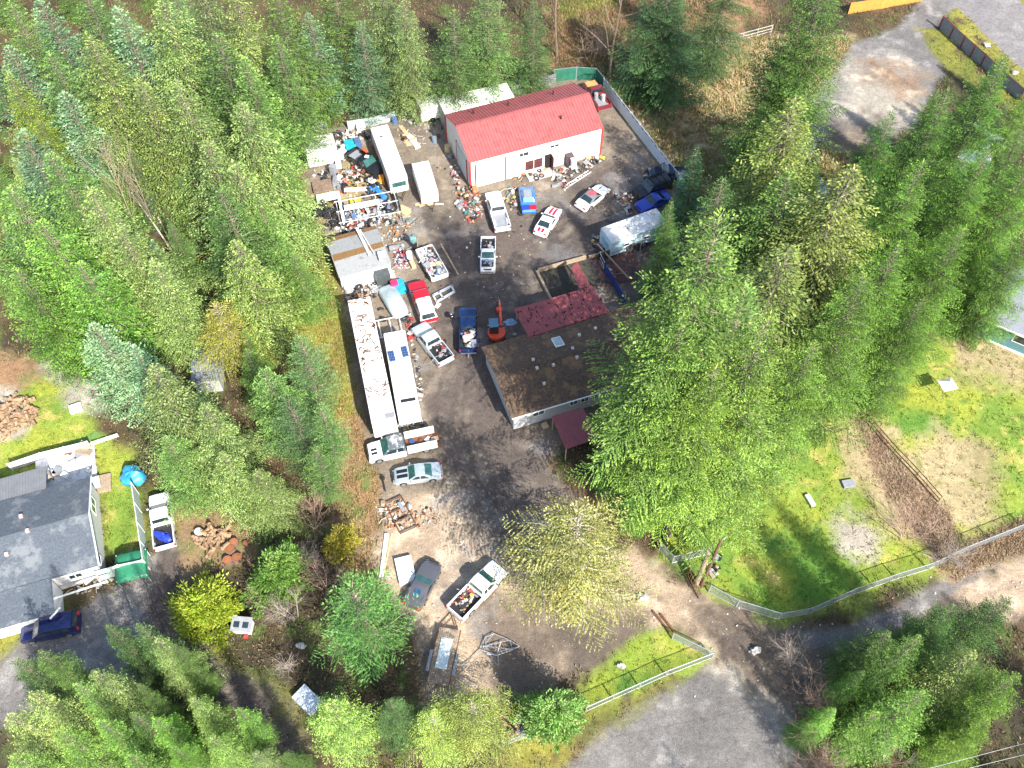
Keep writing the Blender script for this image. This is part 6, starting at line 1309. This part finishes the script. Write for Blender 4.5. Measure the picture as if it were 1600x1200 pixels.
# blue tent, green tarp
t=single('tarp_tent',MB().blob((0,0,.6),(1.05,1.0,.8),9,12,amp=.35),M('cyan_tarp',(.03,.27,.48),.45,0,.25,2,bump=.6),(*at(210,748).xy,0),0,'bright blue tarp tent at the top end of the pale green fence','tent',smooth=40)
t=thing('tarp_shelter',(*at(213,893).xy,0),R(15),'green tarp shelter at the corner of the pale green fence','tarp')
m=MB(); n=9; vs=[(x/4-1,y/4-1) for y in range(n) for x in range(n)]; vz=[(x*1.45,y*1.5,1.7-.25*(abs(x)**3+abs(y)**3)+.12*mnoise.noise(Vector((x*3,y*3,1)))) for x,y in vs]
m.add(vz,[(j*n+i,j*n+i+1,(j+1)*n+i+1,(j+1)*n+i) for j in range(n-1) for i in range(n-1)]); o=m.build('tarp',M('green_tarp',(.03,.20,.10),.45,0,.2,2,bump=.4),t,smooth=60); so=o.modifiers.new('s','SOLIDIFY'); so.thickness=.02
for x,y in ((-1.3,-1.3),(1.3,-1.3),(1.3,1.3),(-1.3,1.3)): MB().box((x,y,.72),(.06,.06,1.44)).build('post',G['white'],t)
# log rounds and firewood
LG=M('cut_wood',(.27,.10,.045),.85,0,.35,5,bump=.3); LB=G['bark']
lm=MB(); lm.cyl((0,0,.35),.62,.6,16,mi=0); lm.cyl((0,0,.655),.58,.02,16,mi=1); lp=lm.build('log_round',[LB,LG])
for i,(x,y,s_,lb) in enumerate(((367,850,1.0,'large round log slice standing on end, topmost of the dark row'),(362,862,1.1,'large round log slice standing on end, middle of the dark row'),(357,878,1.05,'half-split log slice, left of the lowest pair in the dark row'),(371,876,1.15,'half-split log slice, right of the lowest pair in the dark row'),(384,838,.9,'brown log chunk under the pale hemlock'),(386,852,.8,'brown log chunk beside the bright green bush'))):
    o=lp if i==0 else lp.copy()
    if i: COL.objects.link(o)
    o.location=(*at(x,y).xy,0); o.scale=(s_*.68,s_*.68,s_*.8); o.rotation_euler=(rn.uniform(-.2,.2),rn.uniform(-.2,.2),rn.random()*6); tag(o,lb,'log','log rounds by the left drive')
fm=MB(); fm.prism([(-.2,0),(.2,0),(.08,.28),(-.1,.26)],-.35,.35,0); fw=fm.build('firewood_log',[M('split_wood',(.36,.23,.13),.85,0,.45,6,bump=.3,dirt=(.13,.09,.06),dirt_amt=.5,dscale=3)])
def woodpile(polyc,n,lb,grp,hz,seed,src,sz=1.0):
    rn=random.Random(seed)
    for i in range(n):
        x,y=rn.choice(polyc); o=src.copy(); COL.objects.link(o); p=at(x+rn.gauss(0,7),y+rn.gauss(0,5)); o.location=(p.x,p.y,.15+rn.random()*hz); o.rotation_euler=(rn.uniform(1,2.1),rn.uniform(-.4,.4),rn.random()*6)
        s_=rn.uniform(.7,1.3)*sz; o.scale=(s_,s_,s_*1.2); tag(o,lb,'firewood',grp)
woodpile([(10,640),(25,635),(35,650),(20,660),(10,675),(40,665),(5,655),(45,640)],110,'split firewood log in the big heap at the left edge','split logs heaped at the left edge',.4,3,fw,.95)
fw.location=(*at(330,845).xy,.2); fw.rotation_euler=(1.5,0,1); tag(fw,'split brown log in the scatter beside the white tank and log rounds','firewood','split logs scattered by the log rounds')
woodpile([(325,835),(335,840),(340,850),(322,860),(330,870),(318,850),(345,835)],34,'split brown log in the scatter beside the white tank and log rounds','split logs scattered by the log rounds',.25,4,fw)
# fallen pale trunks in the wood
for i,(a,b,r_,lb) in enumerate((((300,422),(235,300),.17,'long pale fallen trunk in the left wood, right one'),((290,425),(222,290),.14,'long pale fallen trunk in the left wood, middle one'),((282,412),(205,300),.12,'long pale fallen trunk in the left wood, left one'),((345,783),(385,828),.22,'pale log lying above the cut log rounds'))):
    p=at(*a);q=at(*b,4 if i<3 else .3); tag(MB().tube([p+Vector((0,0,.2)),(p+q)/2+Vector((0,0,.4)),q],[r_,r_*.8,r_*.4],7).build('fallen_log',TW),lb,'log')
for i,(a,b,lb) in enumerate((((1020,955),(1046,988),'dark bar standing in for a post shadow before the grass strip fence, left'),((1032,960),(1054,988),'dark bar standing in for a post shadow before the grass strip fence, right'))):
    p=at(*a,.1);q=at(*b,.1); tag(MB().tube([p,q],.11,7).build('shadow_bar',G['rust']),lb,'post')  # dark bars laid on the ground in place of post shadows
for i,(x,y,s_,lb) in enumerate(((1003,935,.5,'tan rock on the drive below the pale sparse tree'),(1180,1017,.45,'pale rock on the dark road at the junction'),(773,868,.01,''),(470,1010,.4,'pale stone at the end of the row of small stones by the shaded track'),(970,1041,.35,'grey stone on the grass strip by the wire fence'),(1541,72,.5,'pale boulder beside the red-posted fence'),(1585,115,.4,'smaller pale boulder near the end of the red-posted fence'))):
    if lb: single('rock',MB().blob((0,0,s_*.35),(s_,s_*.8,s_*.6),i,8,amp=.5),G['conc'],(*at(x,y).xy,0),0,lb,'rock',smooth=40)

# white truck shell frame, tarp stand
t=thing('truck_shell',(*at(692,462).xy,0),R(38),'empty white fibreglass window frame shell lying right of the red pickup','shell')
m=MB()
for a_,b_ in (((-1.2,-.5),(1.2,-.5)),((1.2,-.5),(1.45,.35)),((1.45,.35),(-1.0,.5)),((-1.0,.5),(-1.2,-.5)),((-.3,-.5),(-.2,.45))):
    dx,dy=b_[0]-a_[0],b_[1]-a_[1]; m.box(((a_[0]+b_[0])/2,(a_[1]+b_[1])/2,.28),(math.hypot(dx,dy)+.1,.2,.22),rz=math.atan2(dy,dx))
m.build('frame',LS,t); MB().box((-1.35,-.9,.15),(.7,.45,.1),rz=.4).build('window_frame',WHT,t)
t=thing('tarp_stand',(*at(798,520).xy,0),R(10),'blue tarp draped on a leaning wooden post between the excavator and the red canopy','tarp')
MB().tube([(.25,-.3,0),(0,0,1.5)],.05,5).build('post',G['wood'],t); MB().blob((-.05,.1,1.6),(.55,.4,.22),8,9,amp=.8).build('tarp',M('pale_blue_tarp',(.16,.26,.42),.5,0,.6,4,bump=.6),t,smooth=40); MB().blob((.35,-.4,.15),(.25,.2,.18),3).build('base_stone',G['conc'],t)
boxy('salvage_piece',607,432,.0,(1.3,.9,.5),30,G['white'],'white car panel between the covered car and the dark shed awning','panel')

rn=random.Random(31)
for i,(x,y,d,rz_,mt,nm,lb,ct) in enumerate((
 (530,262,(.65,.65,.9),10,G['white'],'washing_machine','white washing machine in the junk left of the black stripped pickup','appliance'),
 (522,272,(.7,.7,1.4),70,G['greyp'],'fridge','grey fridge lying in the junk below the low white hut','appliance'),
 (487,250,(2.6,1.3,.5),15,M('black_tarp',(.03,.03,.035),.4,0,.6,4,bump=.8),'tarp_heap','black tarp heap below the low white hut','tarp'),
 (604,336,(1.6,.5,.35),12,PAL[4],'metal_tank','grey metal trough at the right end of the racks','tank'),
 (560,345,(.8,.6,.6),40,G['white'],'appliance','white box appliance under the racks, middle','appliance'),
 (546,350,(.9,.7,.5),20,PAL[11],'appliance','cream box appliance under the left end of the racks','appliance'),
 (725,322,(.9,.5,.5),30,PAL[5],'engine_block','red engine block in the heap by the workshop corner','engine'),
 (733,335,(1.0,.6,.35),-20,PAL[8],'wheelbarrow_tray','teal tray in the heap by the workshop corner','tray'),
 (742,300,(.6,.6,.8),10,PAL[12],'water_heater','rust-orange cabinet in the heap by the workshop corner','cabinet'),
 (545,300,(3.2,.25,.2),5,PAL[5],'scrap_girder','red beam lying under the long white panel in the junk','beam'),
 (575,275,(2.4,.3,.15),-30,PAL[10],'scrap_timber','brown beam below the black stripped pickup','beam'),
 (540,285,(.35,2.6,.2),15,M('pale_red_panel',(.5,.2,.2),.6),'sheet_panel','pale red panel in the junk left of the long white panel','panel'))):
    single(nm,MB().box((0,0,d[2]/2),d) if nm!='tarp_heap' else MB().blob((0,0,.25),(1.6,.9,.45),3,11,amp=.7),mt,(*at(x,y).xy,.05),R(rz_),lb,ct,bevel=.04 if nm!='tarp_heap' else 0)
